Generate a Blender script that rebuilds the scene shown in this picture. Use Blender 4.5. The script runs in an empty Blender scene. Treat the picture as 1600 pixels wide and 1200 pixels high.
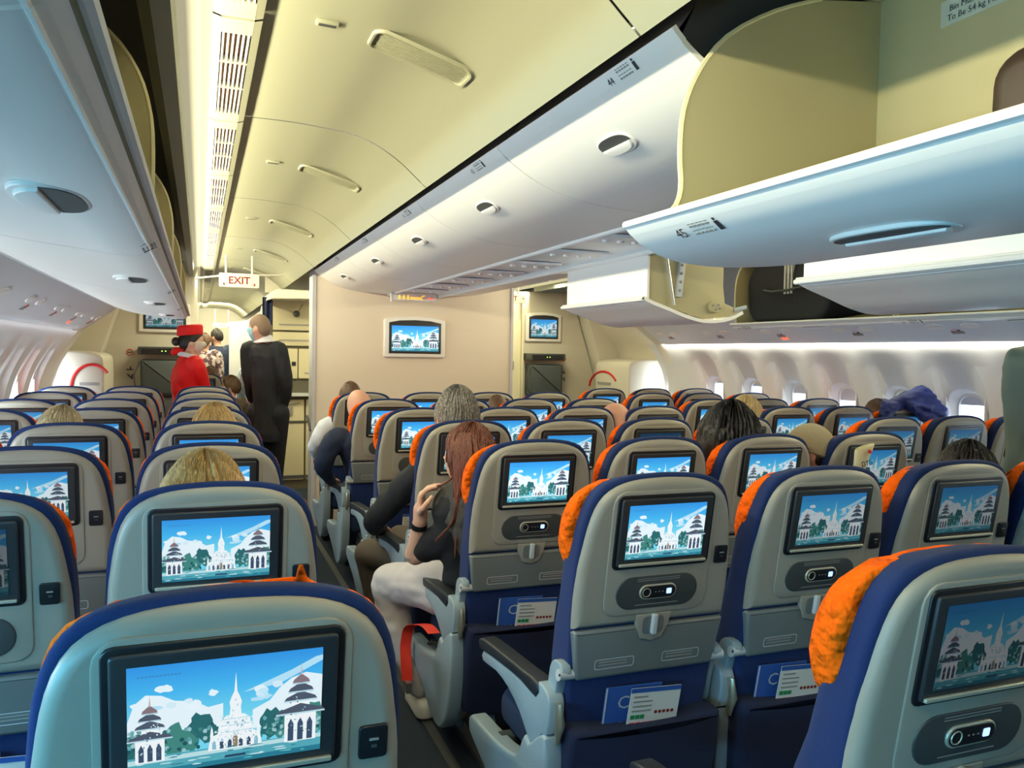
import bpy, math, random
from mathutils import Vector, Matrix, Euler, noise
R_ = random.Random(7)
sc = bpy.context.scene
COL = sc.collection

# ---------------------------------------------------------------- camera
cam_d = bpy.data.cameras.new('camera'); cam = bpy.data.objects.new('camera', cam_d); COL.objects.link(cam)
cam_d.sensor_width = 36; cam_d.lens = 1270 / 1600 * 36; cam_d.clip_start = .02; cam_d.clip_end = 200
YAW, PIT, ROL, EYE = .367, .0375, .0175, 1.46
_f = Vector((math.sin(YAW)*math.cos(PIT), math.cos(YAW)*math.cos(PIT), -math.sin(PIT)))
_r = Vector((math.cos(YAW), -math.sin(YAW), 0)); _u = _r.cross(_f)
_r2 = _r*math.cos(ROL)+_u*math.sin(ROL); _u2 = _u*math.cos(ROL)-_r*math.sin(ROL)
cam.matrix_world = Matrix(((_r2.x, _u2.x, -_f.x, 0), (_r2.y, _u2.y, -_f.y, 0), (_r2.z, _u2.z, -_f.z, EYE), (0, 0, 0, 1)))
sc.camera = cam

# ---------------------------------------------------------------- look, sky
sc.view_settings.view_transform = 'Standard'; sc.view_settings.look = 'None'
sc.view_settings.gamma = 1; sc.view_settings.exposure = 0.2; sc.view_settings.use_curve_mapping = False
sc.cycles.use_denoising = True
sc.cycles.max_bounces = 7; sc.cycles.diffuse_bounces = 6; sc.cycles.glossy_bounces = 2; sc.cycles.transmission_bounces = 3
sc.cycles.sample_clamp_indirect = 4
w = bpy.data.worlds.new('sky'); sc.world = w; w.use_nodes = True
wb = w.node_tree.nodes['Background']; wb.inputs[0].default_value = (.80, .90, 1, 1); wb.inputs[1].default_value = 4.0

# ---------------------------------------------------------------- lamps of the cabin and added fills
def area(name, loc, sx, sy, power, color, direction, up=(0, 1, 0)):
    d = bpy.data.lights.new(name, 'AREA'); d.shape = 'RECTANGLE'; d.size = sx; d.size_y = sy
    d.energy = power; d.color = color
    o = bpy.data.objects.new(name, d); COL.objects.link(o); o.location = loc
    z = -Vector(direction).normalized(); y = Vector(up); x = y.cross(z).normalized(); y = z.cross(x)
    o.matrix_world = Matrix(((x.x, y.x, z.x, loc[0]), (x.y, y.y, z.y, loc[1]), (x.z, y.z, z.z, loc[2]), (0, 0, 0, 1)))
    return o
CX = 1.7045                                     # cabin centre line
WARM = (1, .94, .62); NEUT = (1, .95, .88); COOL = (.10, .60, .95)
# cove tubes beside the outboard bins, washing the two aisle ceilings
area('cove_lamp_left', (-.048, 7.4, 2.125), .03, 15.2, 150, WARM, (1, 0, -.12))
area('cove_lamp_right', (2*CX+.048, 7.4, 2.125), .03, 15.2, 112, WARM, (-1, 0, -.12))
# tubes in the slots above the two rows of centre bins
area('slot_lamp_left', (.84, 3.4, 2.15), .03, 6.4, 72, NEUT, (-1, 0, .25))
area('slot_lamp_right', (2*CX-.84, 3.4, 2.15), .03, 6.4, 34, NEUT, (1, 0, .25))
# sidewall washes under the outboard bins
area('wall_wash_left', (-.845, 3.0, 1.572), .02, 8, 2.2, (.9, .95, 1), (-.5, 0, -1))
area('wall_wash_right', (2*CX+.845, 3.0, 1.572), .02, 8, 14, (1, .97, .80), (.5, 0, -1))
# ceiling lamps over the cross aisle and the cabin ahead, then added fills
area('door_lamp_left', (.2, 7.7, 2.19), .5, .25, 12, WARM, (0, 0, -1))
area('door_lamp_right', (3.2, 7.7, 2.19), .5, .25, 10, WARM, (0, 0, -1))
area('galley_lamp', (1.3, 7.8, 2.19), .7, .25, 9, WARM, (0, 0, -1))
area('forward_lamp', (.3, 15.2, 2.0), .5, .4, 45, WARM, (0, 1, .15), up=(1, 0, 0))  # added fill, aimed forward to brighten the dark far end wall
area('front_cabin_lamp', (.3, 12.5, 2.19), .5, 4, 90, WARM, (0, 0, -1))
area('aft_ceiling_lamp', (1.7, -1.6, 2.2), 3.2, .8, 3, WARM, (0, .55, -1))  # added general fill from behind the camera, not a known lamp
# daylight standing in the windows
WIN_Y = [-1.6, -1.07, -.53, 0, .53, 1.07, 1.6, 2.13, 2.66, 3.2, 3.75, 4.27, 4.8, 5.33, 5.87, 6.42]
for i, y in enumerate(WIN_Y):
    if y < 1.2: area('window_daylight', (-1.2, y, 1.06), .17, .24, 15, COOL, (1, .6, -1.4), up=(0, 1, 0))
    else: area('window_daylight', (-1.2, y, 1.06), .17, .24, 7.5, (.74, .92, 1), (1, 0, -.2), up=(0, 1, 0))
    area('window_daylight', (2*CX+1.2, y, 1.02), .17, .17, 1.2, (.5, .72, .95), (-1, 0, -.8), up=(0, 1, 0))

# ---------------------------------------------------------------- materials
MATS = {}
def mat(name, col, rough=.5, metal=0, bump=0, bscale=200, bdist=.01, spec=.5, speck=None, emit=None, est=1, stretch=None, sheen=0):
    if name in MATS: return MATS[name]
    m = bpy.data.materials.new(name); m.use_nodes = True; nt = m.node_tree; b = nt.nodes['Principled BSDF']
    b.inputs['Base Color'].default_value = (*col, 1); b.inputs['Roughness'].default_value = rough
    b.inputs['Metallic'].default_value = metal; b.inputs['Specular IOR Level'].default_value = spec
    if sheen: b.inputs['Sheen Weight'].default_value = sheen
    if emit: b.inputs['Emission Color'].default_value = (*emit, 1); b.inputs['Emission Strength'].default_value = est
    if bump or speck:
        tc = nt.nodes.new('ShaderNodeTexCoord'); mp = nt.nodes.new('ShaderNodeMapping'); nt.links.new(tc.outputs['Object'], mp.inputs[0])
        if stretch: mp.inputs['Scale'].default_value = stretch
        nz = nt.nodes.new('ShaderNodeTexNoise'); nz.inputs['Scale'].default_value = bscale; nz.inputs['Detail'].default_value = 3
        nt.links.new(mp.outputs[0], nz.inputs['Vector'])
        if bump:
            bp = nt.nodes.new('ShaderNodeBump'); bp.inputs['Strength'].default_value = bump; bp.inputs['Distance'].default_value = bdist
            nt.links.new(nz.outputs[0], bp.inputs['Height']); nt.links.new(bp.outputs[0], b.inputs['Normal'])
        if speck:
            rp = nt.nodes.new('ShaderNodeValToRGB'); e = rp.color_ramp.elements
            e[0].position = speck[1]; e[0].color = (*col, 1); e[1].position = speck[2]; e[1].color = (*speck[0], 1)
            nt.links.new(nz.outputs[0], rp.inputs[0]); nt.links.new(rp.outputs[0], b.inputs['Base Color'])
    MATS[name] = m; return m
def glow_mat():
    m = bpy.data.materials.new('screen_picture'); m.use_nodes = True; nt = m.node_tree; b = nt.nodes['Principled BSDF']
    a = nt.nodes.new('ShaderNodeVertexColor'); a.layer_name = 'Col'
    g = nt.nodes.new('ShaderNodeAttribute'); g.attribute_type = 'OBJECT'; g.attribute_name = 'glow'
    b.inputs['Base Color'].default_value = (.01, .012, .014, 1); b.inputs['Roughness'].default_value = .35
    b.inputs['Specular IOR Level'].default_value = .3
    nt.links.new(a.outputs[0], b.inputs['Emission Color']); nt.links.new(g.outputs['Fac'], b.inputs['Emission Strength'])
    return m
M = dict(
 shell=mat('beige_grey_plastic', (.33, .305, .25), .42, bump=.05, bscale=900),
 tray=mat('grey_plastic', (.165, .18, .175), .45, bump=.05, bscale=900),  # light falloff below the shell painted into the colour as a darker grey
 light=mat('light_plastic', (.55, .57, .57), .4),
 armgrey=mat('arm_plastic', (.28, .36, .41), .4),
 brass=mat('satin_metal', (.62, .55, .40), .32, .85),
 steel=mat('brushed_steel', (.5, .5, .5), .35, .9),
 bezel=mat('dark_bezel', (.030, .032, .036), .38),
 black=mat('black_plastic', (.012, .012, .014), .35),
 bar=mat('bezel_bar', (.70, .66, .52), .35, .5),
 blue=mat('blue_cloth', (.013, .030, .115), .9, bump=.35, bscale=700, speck=((.16, .10, .22), .72, .78), sheen=.05, spec=.2),
 navy=mat('navy_cloth', (.006, .012, .045), .9, bump=.25, bscale=500),
 cush=mat('cushion_cloth', (.010, .026, .075), .9, bump=.3, bscale=600),
 orange=mat('orange_cloth', (.92, .125, .0), .85, spec=.15, bump=1, bscale=17, bdist=.05),
 pad=mat('arm_pad', (.018, .022, .028), .45),
 white=mat('bin_white', (.92, .89, .84), .38),
 fascia=mat('fascia_white', (.90, .88, .84), .4),
 binin=mat('bin_lining', (.48, .42, .23), .6, bump=.08, bscale=600),
 cream=mat('cream_panel', (.66, .62, .52), .5, bump=.03, bscale=500),
 ceil=mat('ceiling_panel', (.40, .395, .285), .42),
 wallp=mat('sidewall_panel', (.66, .66, .66), .7, spec=.2),
 bulk=mat('bulkhead_laminate', (.76, .66, .54), .5, bump=.03, bscale=700),
 greydark=mat('dark_grey', (.06, .065, .065), .5),
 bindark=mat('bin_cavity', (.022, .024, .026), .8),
 carpet=mat('carpet', (.008, .018, .032), .95, bump=.5, bscale=400, speck=((.03, .05, .09), .5, .75)),
 psu=mat('service_panel', (.80, .83, .86), .4),
 seam=mat('seam', (.30, .29, .27), .6),
 dark=mat('print', (.02, .02, .03), .6),
 red=mat('red_paint', (.62, .02, .02), .5),
 exitred=mat('exit_letters', (.25, .02, .015), .5),
 sign=mat('sign_plate', (.85, .80, .60), .5, emit=(.9, .8, .55), est=.25),
 lampglow=mat('ceiling_light_lens', (.42, .41, .33), .5, emit=(1, .93, .62), est=.3),
 jump=mat('jump_seat_vinyl', (.07, .085, .09), .5, bump=.1, bscale=60),
 shade=mat('window_shade', (.50, .50, .56), .6),
 skin=mat('skin', (.62, .33, .23), .55, bump=.05, bscale=300),
 skinpale=mat('skin_pale', (.70, .42, .31), .55, bump=.05, bscale=300),
 blond=mat('blond_hair', (.62, .44, .20), .45, bump=.5, bscale=85, stretch=(6, 2, .25), speck=((.30, .19, .08), .40, .68)),
 blondash=mat('ash_blond_hair', (.68, .55, .32), .45, bump=.5, bscale=85, stretch=(6, 2, .25), speck=((.38, .29, .15), .40, .68)),
 greyhair=mat('grey_hair', (.13, .115, .10), .6, bump=1, bscale=90, stretch=(2, 2, .8), speck=((.36, .33, .29), .45, .65)),
 auburn=mat('auburn_hair', (.22, .065, .03), .35, bump=.7, bscale=60, stretch=(6, 4, .3), speck=((.05, .012, .008), .4, .65)),
 darkhair=mat('dark_hair', (.012, .008, .007), .4, bump=.5, bscale=70, stretch=(5, 3, .4)),
 brownhair=mat('brown_hair', (.09, .045, .02), .5, bump=.6, bscale=80),
 stubble=mat('cropped_hair', (.20, .13, .09), .7, bump=.3, bscale=500),
 redcloth=mat('red_uniform', (.75, .006, .008), .7, bump=.1, bscale=30),
 suit=mat('black_suit', (.008, .009, .013), .8, bump=.15, bscale=40),
 navysuit=mat('navy_suit', (.012, .022, .055), .8, bump=.3, bscale=18),
 shirt=mat('white_shirt', (.72, .74, .80), .8, bump=.35, bscale=14),
 trousers=mat('white_trousers', (.55, .51, .51), .85, bump=.3, bscale=16),
 khaki=mat('khaki_trousers', (.085, .065, .045), .9, bump=.3, bscale=20),
 blacktee=mat('black_tee', (.010, .011, .015), .85, bump=.3, bscale=20),
 scarf=mat('charcoal_scarf', (.060, .055, .052), .95, bump=.6, bscale=26),
 maskw=mat('white_mask', (.70, .66, .62), .8), maskb=mat('blue_mask', (.30, .62, .75), .8),
 cap=mat('beige_cap', (.36, .31, .20), .9, bump=.4, bscale=200),
 bluecoat=mat('blue_jacket_cloth', (.006, .02, .15), .55, bump=.8, bscale=14),
 greycoat=mat('grey_green_cloth', (.10, .135, .12), .9, bump=.4, bscale=12),
 paper=mat('paper', (.72, .70, .64), .7), paperblue=mat('magazine_blue', (.03, .10, .38), .5),
 cuppaper=mat('cream_paper', (.75, .70, .45), .6),
 green=mat('print_green', (.02, .25, .08), .6),
 strap=mat('red_strap', (.70, .03, .01), .7),
 amber=mat('lit_amber', (.8, .4, .02), .5, emit=(1, .45, .03), est=1.1),
 redlit=mat('lit_red', (.8, .1, .05), .5, emit=(1, .12, .04), est=1.2),
 ledgreen=mat('lit_green', (.3, .8, .05), .5, emit=(.6, 1, .1), est=1.5),
 ledblue=mat('lit_blue', (.2, .3, 1), .5, emit=(.35, .5, 1), est=1.6),
 stripe=mat('striped_cloth', (.16, .26, .38), .8, speck=((.55, .62, .68), .48, .52), bscale=26, stretch=(0, 1.6, 0)),
 floral=mat('floral_cloth', (.55, .45, .42), .8, speck=((.10, .05, .06), .48, .52), bscale=22),
 bag=mat('black_bag_cloth', (.012, .013, .016), .75, bump=.6, bscale=12),
 brownbag=mat('brown_leather', (.028, .014, .007), .5),
 screen=glow_mat())
def pane_mat():
    m = bpy.data.materials.new('window_pane'); m.use_nodes = True; nt = m.node_tree; nt.nodes.clear()
    o = nt.nodes.new('ShaderNodeOutputMaterial'); t = nt.nodes.new('ShaderNodeBsdfTransparent'); g = nt.nodes.new('ShaderNodeBsdfGlossy')
    g.inputs['Roughness'].default_value = .1; x = nt.nodes.new('ShaderNodeMixShader'); x.inputs[0].default_value = .06
    nt.links.new(t.outputs[0], x.inputs[1]); nt.links.new(g.outputs[0], x.inputs[2]); nt.links.new(x.outputs[0], o.inputs[0]); return m
M['pane'] = pane_mat()

# ---------------------------------------------------------------- mesh helpers
def link(name, me, parent=None):
    o = bpy.data.objects.new(name, me); COL.objects.link(o)
    if parent: o.parent = parent
    return o
def tag(o, label=None, cat=None, group=None, kind=None):
    if label: o['label'] = label
    if cat: o['category'] = cat
    if group: o['group'] = group
    if kind: o['kind'] = kind
    return o
def empty(name, loc=(0, 0, 0), rz=0):
    o = bpy.data.objects.new(name, None); COL.objects.link(o); o.location = loc; o.rotation_euler = (0, 0, rz); o.empty_display_size = .05; return o
def copy_tree(o, parent=None, skip=()):
    c = o.copy(); COL.objects.link(c); c.parent = parent
    for ch in list(o.children):
        if ch.name.split('.')[0] not in skip: copy_tree(ch, c, skip)
    return c
def catmull(pts, n=3, closed=False):
    out = []; L = len(pts)
    rng = range(L) if closed else range(L-1)
    g = (lambda i: pts[i % L]) if closed else (lambda i: pts[max(0, min(L-1, i))])
    for i in rng:
        p0, p1, p2, p3 = g(i-1), g(i), g(i+1), g(i+2)
        for k in range(n):
            t = k/n
            out.append(tuple(.5*((2*b)+(c-a)*t+(2*a-5*b+4*c-d)*t*t+(3*b-a-3*c+d)*t**3) for a, b, c, d in zip(p0, p1, p2, p3)))
    if not closed: out.append(tuple(pts[-1]))
    return out
def sym(half, n=3):                              # half outline bottom -> top centre (x>=0) mirrored to a closed loop
    h = catmull(half, n)
    return h + [(-x, z) for x, z in reversed(h) if x > 1e-6]
def inset(pl, d):
    n = len(pl); out = []
    ar = sum(pl[i][0]*pl[(i+1) % n][1]-pl[(i+1) % n][0]*pl[i][1] for i in range(n)); s = 1 if ar > 0 else -1
    for i in range(n):
        a, b, c = pl[i-1], pl[i], pl[(i+1) % n]
        e1 = Vector((b[0]-a[0], b[1]-a[1])); e2 = Vector((c[0]-b[0], c[1]-b[1]))
        if e1.length < 1e-9: e1 = e2
        if e2.length < 1e-9: e2 = e1
        e1.normalize(); e2.normalize(); nn = Vector((-(e1.y+e2.y), e1.x+e2.x))
        if nn.length < 1e-6: out.append(b); continue
        nn.normalize(); cs = max(.45, nn.dot(Vector((-e1.y, e1.x))))
        out.append((b[0]+s*nn.x*d/cs, b[1]+s*nn.y*d/cs))
    return out
def rrect(x0, x1, z0, z1, r, n=4):
    out = []
    for cx, cz, a0 in ((x1-r, z0+r, -90), (x1-r, z1-r, 0), (x0+r, z1-r, 90), (x0+r, z0+r, 180)):
        for k in range(n+1):
            a = math.radians(a0+90*k/n); out.append((cx+r*math.cos(a), cz+r*math.sin(a)))
    return out
def superel(cx, cz, a, b, e=2.6, n=40):
    out = []
    for k in range(n):
        t = 2*math.pi*k/n; c, s = math.cos(t), math.sin(t)
        out.append((cx+a*math.copysign(abs(c)**(2/e), c), cz+b*math.copysign(abs(s)**(2/e), s)))
    return out
class MB:
    def __init__(s, xf=None): s.v = []; s.f = []; s.m = []; s.mats = []; s.xf = xf or (lambda p: p); s.cols = None
    def mi(s, m):
        if m not in s.mats: s.mats.append(m)
        return s.mats.index(m)
    def add(s, vs, fs, m=None):
        o = len(s.v); s.v += [tuple(s.xf(tuple(p))) for p in vs]; k = s.mi(m) if m else 0
        for f in fs: s.f.append(tuple(i+o for i in f)); s.m.append(k)
    def box(s, x0, x1, y0, y1, z0, z1, m=None):
        vs = [(x, y, z) for z in (z0, z1) for y in (y0, y1) for x in (x0, x1)]
        s.add(vs, [(0, 2, 3, 1), (4, 5, 7, 6), (0, 1, 5, 4), (1, 3, 7, 5), (3, 2, 6, 7), (2, 0, 4, 6)], m)
    def slab(s, pl, y0, y1, b0=0, b1=0, m=None, seg=3, ax='y', bulge=0):
        """outline in (x,z) [ax y], (y,z) [ax x] or (x,y) [ax z], extruded from d0=y0 to y1 with rounded rims b0 / b1"""
        loops = []
        if bulge:
            for t in (.25, .5, .75): loops.append(('b', t))
        L = []
        def ring(ins, d): L.append((inset(pl, ins) if ins > 1e-7 else list(pl), d))
        dr = 1 if y1 > y0 else -1
        if b0 > 0:
            for k in range(seg+1):
                a = math.pi/2*k/seg; ring(b0*(1-math.sin(a)), y0+dr*b0*(1-math.cos(a)))
        else: ring(0, y0)
        if b1 > 0:
            for k in range(seg+1):
                a = math.pi/2*k/seg; ring(b1*(1-math.cos(a)), y1-dr*b1*(1-math.sin(a)))
        else: ring(0, y1)
        n = len(pl); vs = []; fs = []
        mp = {'y': lambda p, d: (p[0], d, p[1]), 'x': lambda p, d: (d, p[0], p[1]), 'z': lambda p, d: (p[0], p[1], d)}[ax]
        for q, d in L: vs += [mp(p, d) for p in q]
        for j in range(len(L)-1):
            for i in range(n):
                a, b = j*n+i, j*n+(i+1) % n; fs.append((a, b, b+n, a+n))
        fs.append(tuple(range(n-1, -1, -1))); fs.append(tuple(range((len(L)-1)*n, len(L)*n)))
        s.add(vs, fs, m)
    def tube(s, pts, r, m=None, n=8, caps=True):
        rs = r if isinstance(r, (list, tuple)) else [r]*len(pts)
        P = [Vector(p) for p in pts]; vs = []; fs = []; up = None
        for i, p in enumerate(P):
            t = (P[min(i+1, len(P)-1)]-P[max(i-1, 0)]).normalized()
            if up is None: up = Vector((0, 0, 1)) if abs(t.z) < .9 else Vector((1, 0, 0))
            u = t.cross(up).normalized(); v = u.cross(t); up = v
            rr = rs[i] if isinstance(rs[i], (tuple, list)) else (rs[i], rs[i])
            for k in range(n):
                a = 2*math.pi*k/n; vs.append(tuple(p+u*math.cos(a)*rr[0]+v*math.sin(a)*rr[1]))
        for j in range(len(P)-1):
            for i in range(n):
                a, b = j*n+i, j*n+(i+1) % n; fs.append((a, b, b+n, a+n))
        if caps: fs += [tuple(range(n-1, -1, -1)), tuple(range((len(P)-1)*n, len(P)*n))]
        s.add(vs, fs, m)
    def ball(s, c, r, m=None, nu=12, nv=8):
        rr = r if isinstance(r, (tuple, list)) else (r, r, r); vs = []; fs = []
        for j in range(nv+1):
            for i in range(nu):
                th = math.pi*j/nv; ph = 2*math.pi*i/nu
                vs.append((c[0]+rr[0]*math.sin(th)*math.cos(ph), c[1]+rr[1]*math.sin(th)*math.sin(ph), c[2]+rr[2]*math.cos(th)))
        for j in range(nv):
            for i in range(nu):
                a, b = j*nu+i, j*nu+(i+1) % nu; fs.append((a, a+nu, b+nu, b))
        s.add(vs, fs, m)
    def prof(s, pts, y0, y1, m=None, th=0, closed=False, caps=False):
        """profile in (x,z) swept along y; th gives it a thickness"""
        if th:
            inn = []
            for i, p in enumerate(pts):
                a, c = pts[max(i-1, 0)], pts[min(i+1, len(pts)-1)]
                d = Vector((c[0]-a[0], c[1]-a[1])).normalized(); inn.append((p[0]-d.y*th, p[1]+d.x*th))
            pts = list(pts)+inn[::-1]; closed = True; caps = True
        n = len(pts); vs = [(x, y0, z) for x, z in pts]+[(x, y1, z) for x, z in pts]
        fs = [(i, (i+1) % n, (i+1) % n+n, i+n) for i in range(n if closed else n-1)]
        if caps: fs += [tuple(range(n-1, -1, -1)), tuple(range(n, 2*n))]
        s.add(vs, fs, m)
    def mesh(s, name, m=None, smooth=40):
        me = bpy.data.meshes.new(name); me.from_pydata(s.v, [], s.f)
        if m and not s.mats: me.materials.append(m)
        elif m: s.mats[0:0] = []; [me.materials.append(x) for x in s.mats]
        else: [me.materials.append(x) for x in s.mats]
        if len(s.mats) > 1: me.polygons.foreach_set('material_index', s.m)
        me.update()
        if smooth:
            me.polygons.foreach_set('use_smooth', [True]*len(me.polygons)); me.set_sharp_from_angle(angle=math.radians(smooth))
        return me
    def build(s, name, m=None, parent=None, smooth=40): return link(name, s.mesh(name, m, smooth), parent)
def bake(o):
    dg = bpy.context.evaluated_depsgraph_get(); dg.update()
    me = bpy.data.meshes.new_from_object(o.evaluated_get(dg)); o.modifiers.clear(); o.data = me; return o
def frame(o, t1, t2):
    o, t1, t2 = Vector(o), Vector(t1).normalized(), Vector(t2).normalized(); n = t1.cross(t2)
    return lambda p: tuple(o+t1*p[0]+t2*p[2]-n*p[1])      # p=(right, depth away from viewer, up) on a surface
_txt = {}
def text_into(mb, s, size, x, z, m, y=-.0008, xf=None, align='LEFT', bold=0):
    """flat lettering in the local (x,z) plane of mb"""
    key = (s, align)
    if key not in _txt:
        c = bpy.data.curves.new('lettering', 'FONT'); c.body = s; c.size = 1; c.align_x = align; c.resolution_u = 2; c.offset = bold
        o = bpy.data.objects.new('lettering', c); COL.objects.link(o)
        dg = bpy.context.evaluated_depsgraph_get(); dg.update(); me = bpy.data.meshes.new_from_object(o.evaluated_get(dg))
        _txt[key] = ([tuple(v.co) for v in me.vertices], [tuple(p.vertices) for p in me.polygons])
        bpy.data.objects.remove(o); bpy.data.meshes.remove(me)
    vs, fs = _txt[key]
    mb.add([(x+v[0]*size, y, z+v[1]*size) for v in vs], fs, m)
# ================================================================ THE SETTING
def mx(x): return 2*CX-x
Y0, Y1 = -2.4, 8.5
def structure(o, label=None): tag(o, label, kind='structure'); return o
# floor with seat tracks
b = MB(); b.box(-1.15, 4.6, Y0, 17.5, -.05, 0)
structure(b.build('floor', M['carpet'], smooth=0))
for x in (-.10, .20, .84, 1.24, 2.17, 2.57, 3.21, 3.51):
    b = MB(); b.box(x-.018, x+.018, .2, 6.7, 0, .006); structure(b.build('trim_1', M['greydark'], smooth=0))
# side walls: curved panels made of one module per window, each with a recess and an opening
WP = catmull([(4.40, 0), (4.49, .3), (4.52, .6), (4.52, .85), (4.495, 1.1), (4.44, 1.3), (4.36, 1.45), (4.28, 1.575)], 4)
def wx(z):
    for (x0, z0), (x1, z1) in zip(WP, WP[1:]):
        if z <= z1+1e-9: return x0+(x1-x0)*(z-z0)/max(1e-9, z1-z0)
    return WP[-1][0]
NL = 48
def loop_rect(yc, hy, z0, z1):
    out = []; zc = 1.13
    for k in range(NL):
        t = 2*math.pi*(k+.5)/NL; c, s = math.cos(t), math.sin(t)
        kk = min(hy/max(1e-6, abs(c)), (z1-zc)/s if s > 1e-6 else ((z0-zc)/s if s < -1e-6 else 9)); out.append([yc+c*kk, zc+s*kk])
    for cy, cz in ((yc-hy, z0), (yc+hy, z0), (yc-hy, z1), (yc+hy, z1)):   # snap the corners
        q = min(out, key=lambda p: (p[0]-cy)**2+(p[1]-cz)**2); q[0], q[1] = cy, cz
    return [tuple(p) for p in out]
def loop_se(yc, zc, a, bb, e):
    out = []
    for k in range(NL):
        t = 2*math.pi*(k+.5)/NL; c, s = math.cos(t), math.sin(t)
        out.append((yc+a*math.copysign(abs(c)**(2/e), c), zc+bb*math.copysign(abs(s)**(2/e), s)))
    return out
def side_wall(side):
    b = MB(); sx = (lambda x: x) if side == 'right' else mx
    out = 1
    wins = list(WIN_Y)
    edges = [Y0] + [(a+c)/2 for a, c in zip(wins, wins[1:])] + [6.70]
    edges[0] = wins[0]-.27
    for i, yc in enumerate(wins):
        ya, yb = edges[i], edges[i+1]; ym, hy = (ya+yb)/2, (yb-ya)/2
        rings = [([(y, z) for y, z in loop_rect(ym, hy, .5, 1.56)], 0), (loop_se(yc, 1.15, .185, .345, 3.4), 0), (loop_se(yc, 1.15, .160, .320, 3.4), .032),
                 (loop_se(yc, 1.08, .146, .208, 2.7), .04), (loop_se(yc, 1.08, .140, .200, 2.7), .052), (loop_se(yc, 1.08, .118, .172, 2.7), .10)]
        vs = []
        for L, d in rings: vs += [(sx(wx(z)+d), y, z) for y, z in L]
        fs = []
        for j in range(len(rings)-1):
            for k in range(NL):
                p, q = j*NL+k, j*NL+(k+1) % NL; fs.append((p, q, q+NL, p+NL))
        b.add(vs, fs)
    lo = [p for p in WP if p[1] < .5]+[(wx(.5), .5)]
    b.prof([(sx(x), z) for x, z in lo], edges[0], 6.70)
    b.prof([(sx(x), z) for x, z in WP], 6.70, 7.25); b.prof([(sx(x), z) for x, z in WP], Y0, edges[0])
    b.prof([(sx(wx(1.56)), 1.56), (sx(4.275), 1.585)], edges[0], 6.7)
    o = b.build('wall_'+side, M['wallp'], smooth=35); structure(o)
    # outer skin keeps the sky out except at the panes
    for i, yc in enumerate(wins):
        fr = empty('window_%d' % (i+1), (0, 0, 0)); structure(fr)
        q = MB(); A = loop_se(yc, 1.08, .122, .176, 2.7); B = loop_se(yc, 1.08, .108, .160, 2.7)
        n = NL; vs = [(sx(wx(z)+.095), y, z) for y, z in A]+[(sx(wx(z)+.088), y, z) for y, z in B]+[(sx(wx(z)+.115), y, z) for y, z in B]
        q.add(vs, [(k, (k+1) % n, (k+1) % n+n, k+n) for k in range(n)]+[(k+n, (k+1) % n+n, (k+1) % n+2*n, k+2*n) for k in range(n)])
        q.build('window_frame', M['wallp'], fr)
        q = MB(); q.add([(sx(wx(z)+.112), y, z) for y, z in loop_se(yc, 1.08, .118, .172, 2.7)], [tuple(range(n))]); q.build('window_pane', M['pane'], fr, smooth=0)
        sh = {10: .20, 11: .25, 12: .30, 13: .22, 14: .12, 15: .10}.get(i, .3) if side == 'right' else {12: .3, 15: .2}.get(i, .35)
        zz = 1.08+.172*(1-2*sh); L = [(y, max(z, zz)) for y, z in loop_se(yc, 1.08, .119, .173, 2.7)]
        q = MB(); q.add([(sx(wx(z)+.102), y, z) for y, z in L]+[(sx(wx(z)+.106), y, z) for y, z in L], [tuple(range(n)), tuple(range(2*n-1, n-1, -1))]+[(k, (k+1) % n, (k+1) % n+n, k+n) for k in range(n)])
        q.build('window_shade', M['shade'], fr, smooth=0)
side_wall('left'); side_wall('right')
b = MB(); b.prof([(4.66, -.05), (4.66, 2.4)], Y0, 17.5)          # outer skin strips between panes
def skin(side):
    b = MB(); sx = (lambda x: x) if side == 'right' else mx
    x = 4.72
    cuts = [Y0-.1]
    for yc in WIN_Y: cuts += [yc-.14, yc+.14]
    cuts.append(17.6)
    for k in range(0, len(cuts), 2): b.box(*sorted((sx(x), sx(x+.03))), cuts[k], cuts[k+1], -.1, 2.5)
    for yc in WIN_Y:
        b.box(*sorted((sx(x), sx(x+.03))), yc-.14, yc+.14, -.1, .9); b.box(*sorted((sx(x), sx(x+.03))), yc-.14, yc+.14, 1.3, 2.5)
        for y in (yc-.14, yc+.14): b.box(*sorted((sx(4.5), sx(x))), y-.004, y+.004, .9, 1.3)
        for z in (.9, 1.3): b.box(*sorted((sx(4.5), sx(x))), yc-.14, yc+.14, z-.004, z+.004)
    structure(b.build('trim_2', M['wallp'], smooth=0))
skin('left'); skin('right')
# crown above everything and the aft wall behind the camera
b = MB(); b.box(-1.4, 4.8, Y0-.1, 17.6, 2.44, 2.5); structure(b.build('ceiling', M['bindark'], smooth=0))
b = MB(); b.box(-1.4, 4.8, Y0-.08, Y0, -.05, 2.44); structure(b.build('wall_back', M['cream'], smooth=0))
b = MB(); b.box(-1.4, 4.8, 17.5, 17.58, -.05, 2.44); structure(b.build('wall_front', M['cream'], smooth=0))

ORDW = 'first second third fourth fifth sixth seventh eighth ninth tenth eleventh twelfth thirteenth fourteenth fifteenth sixteenth seventeenth eighteenth nineteenth twentieth'.split()
def ORD(i): return '%s counting forward' % ORDW[i]
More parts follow.
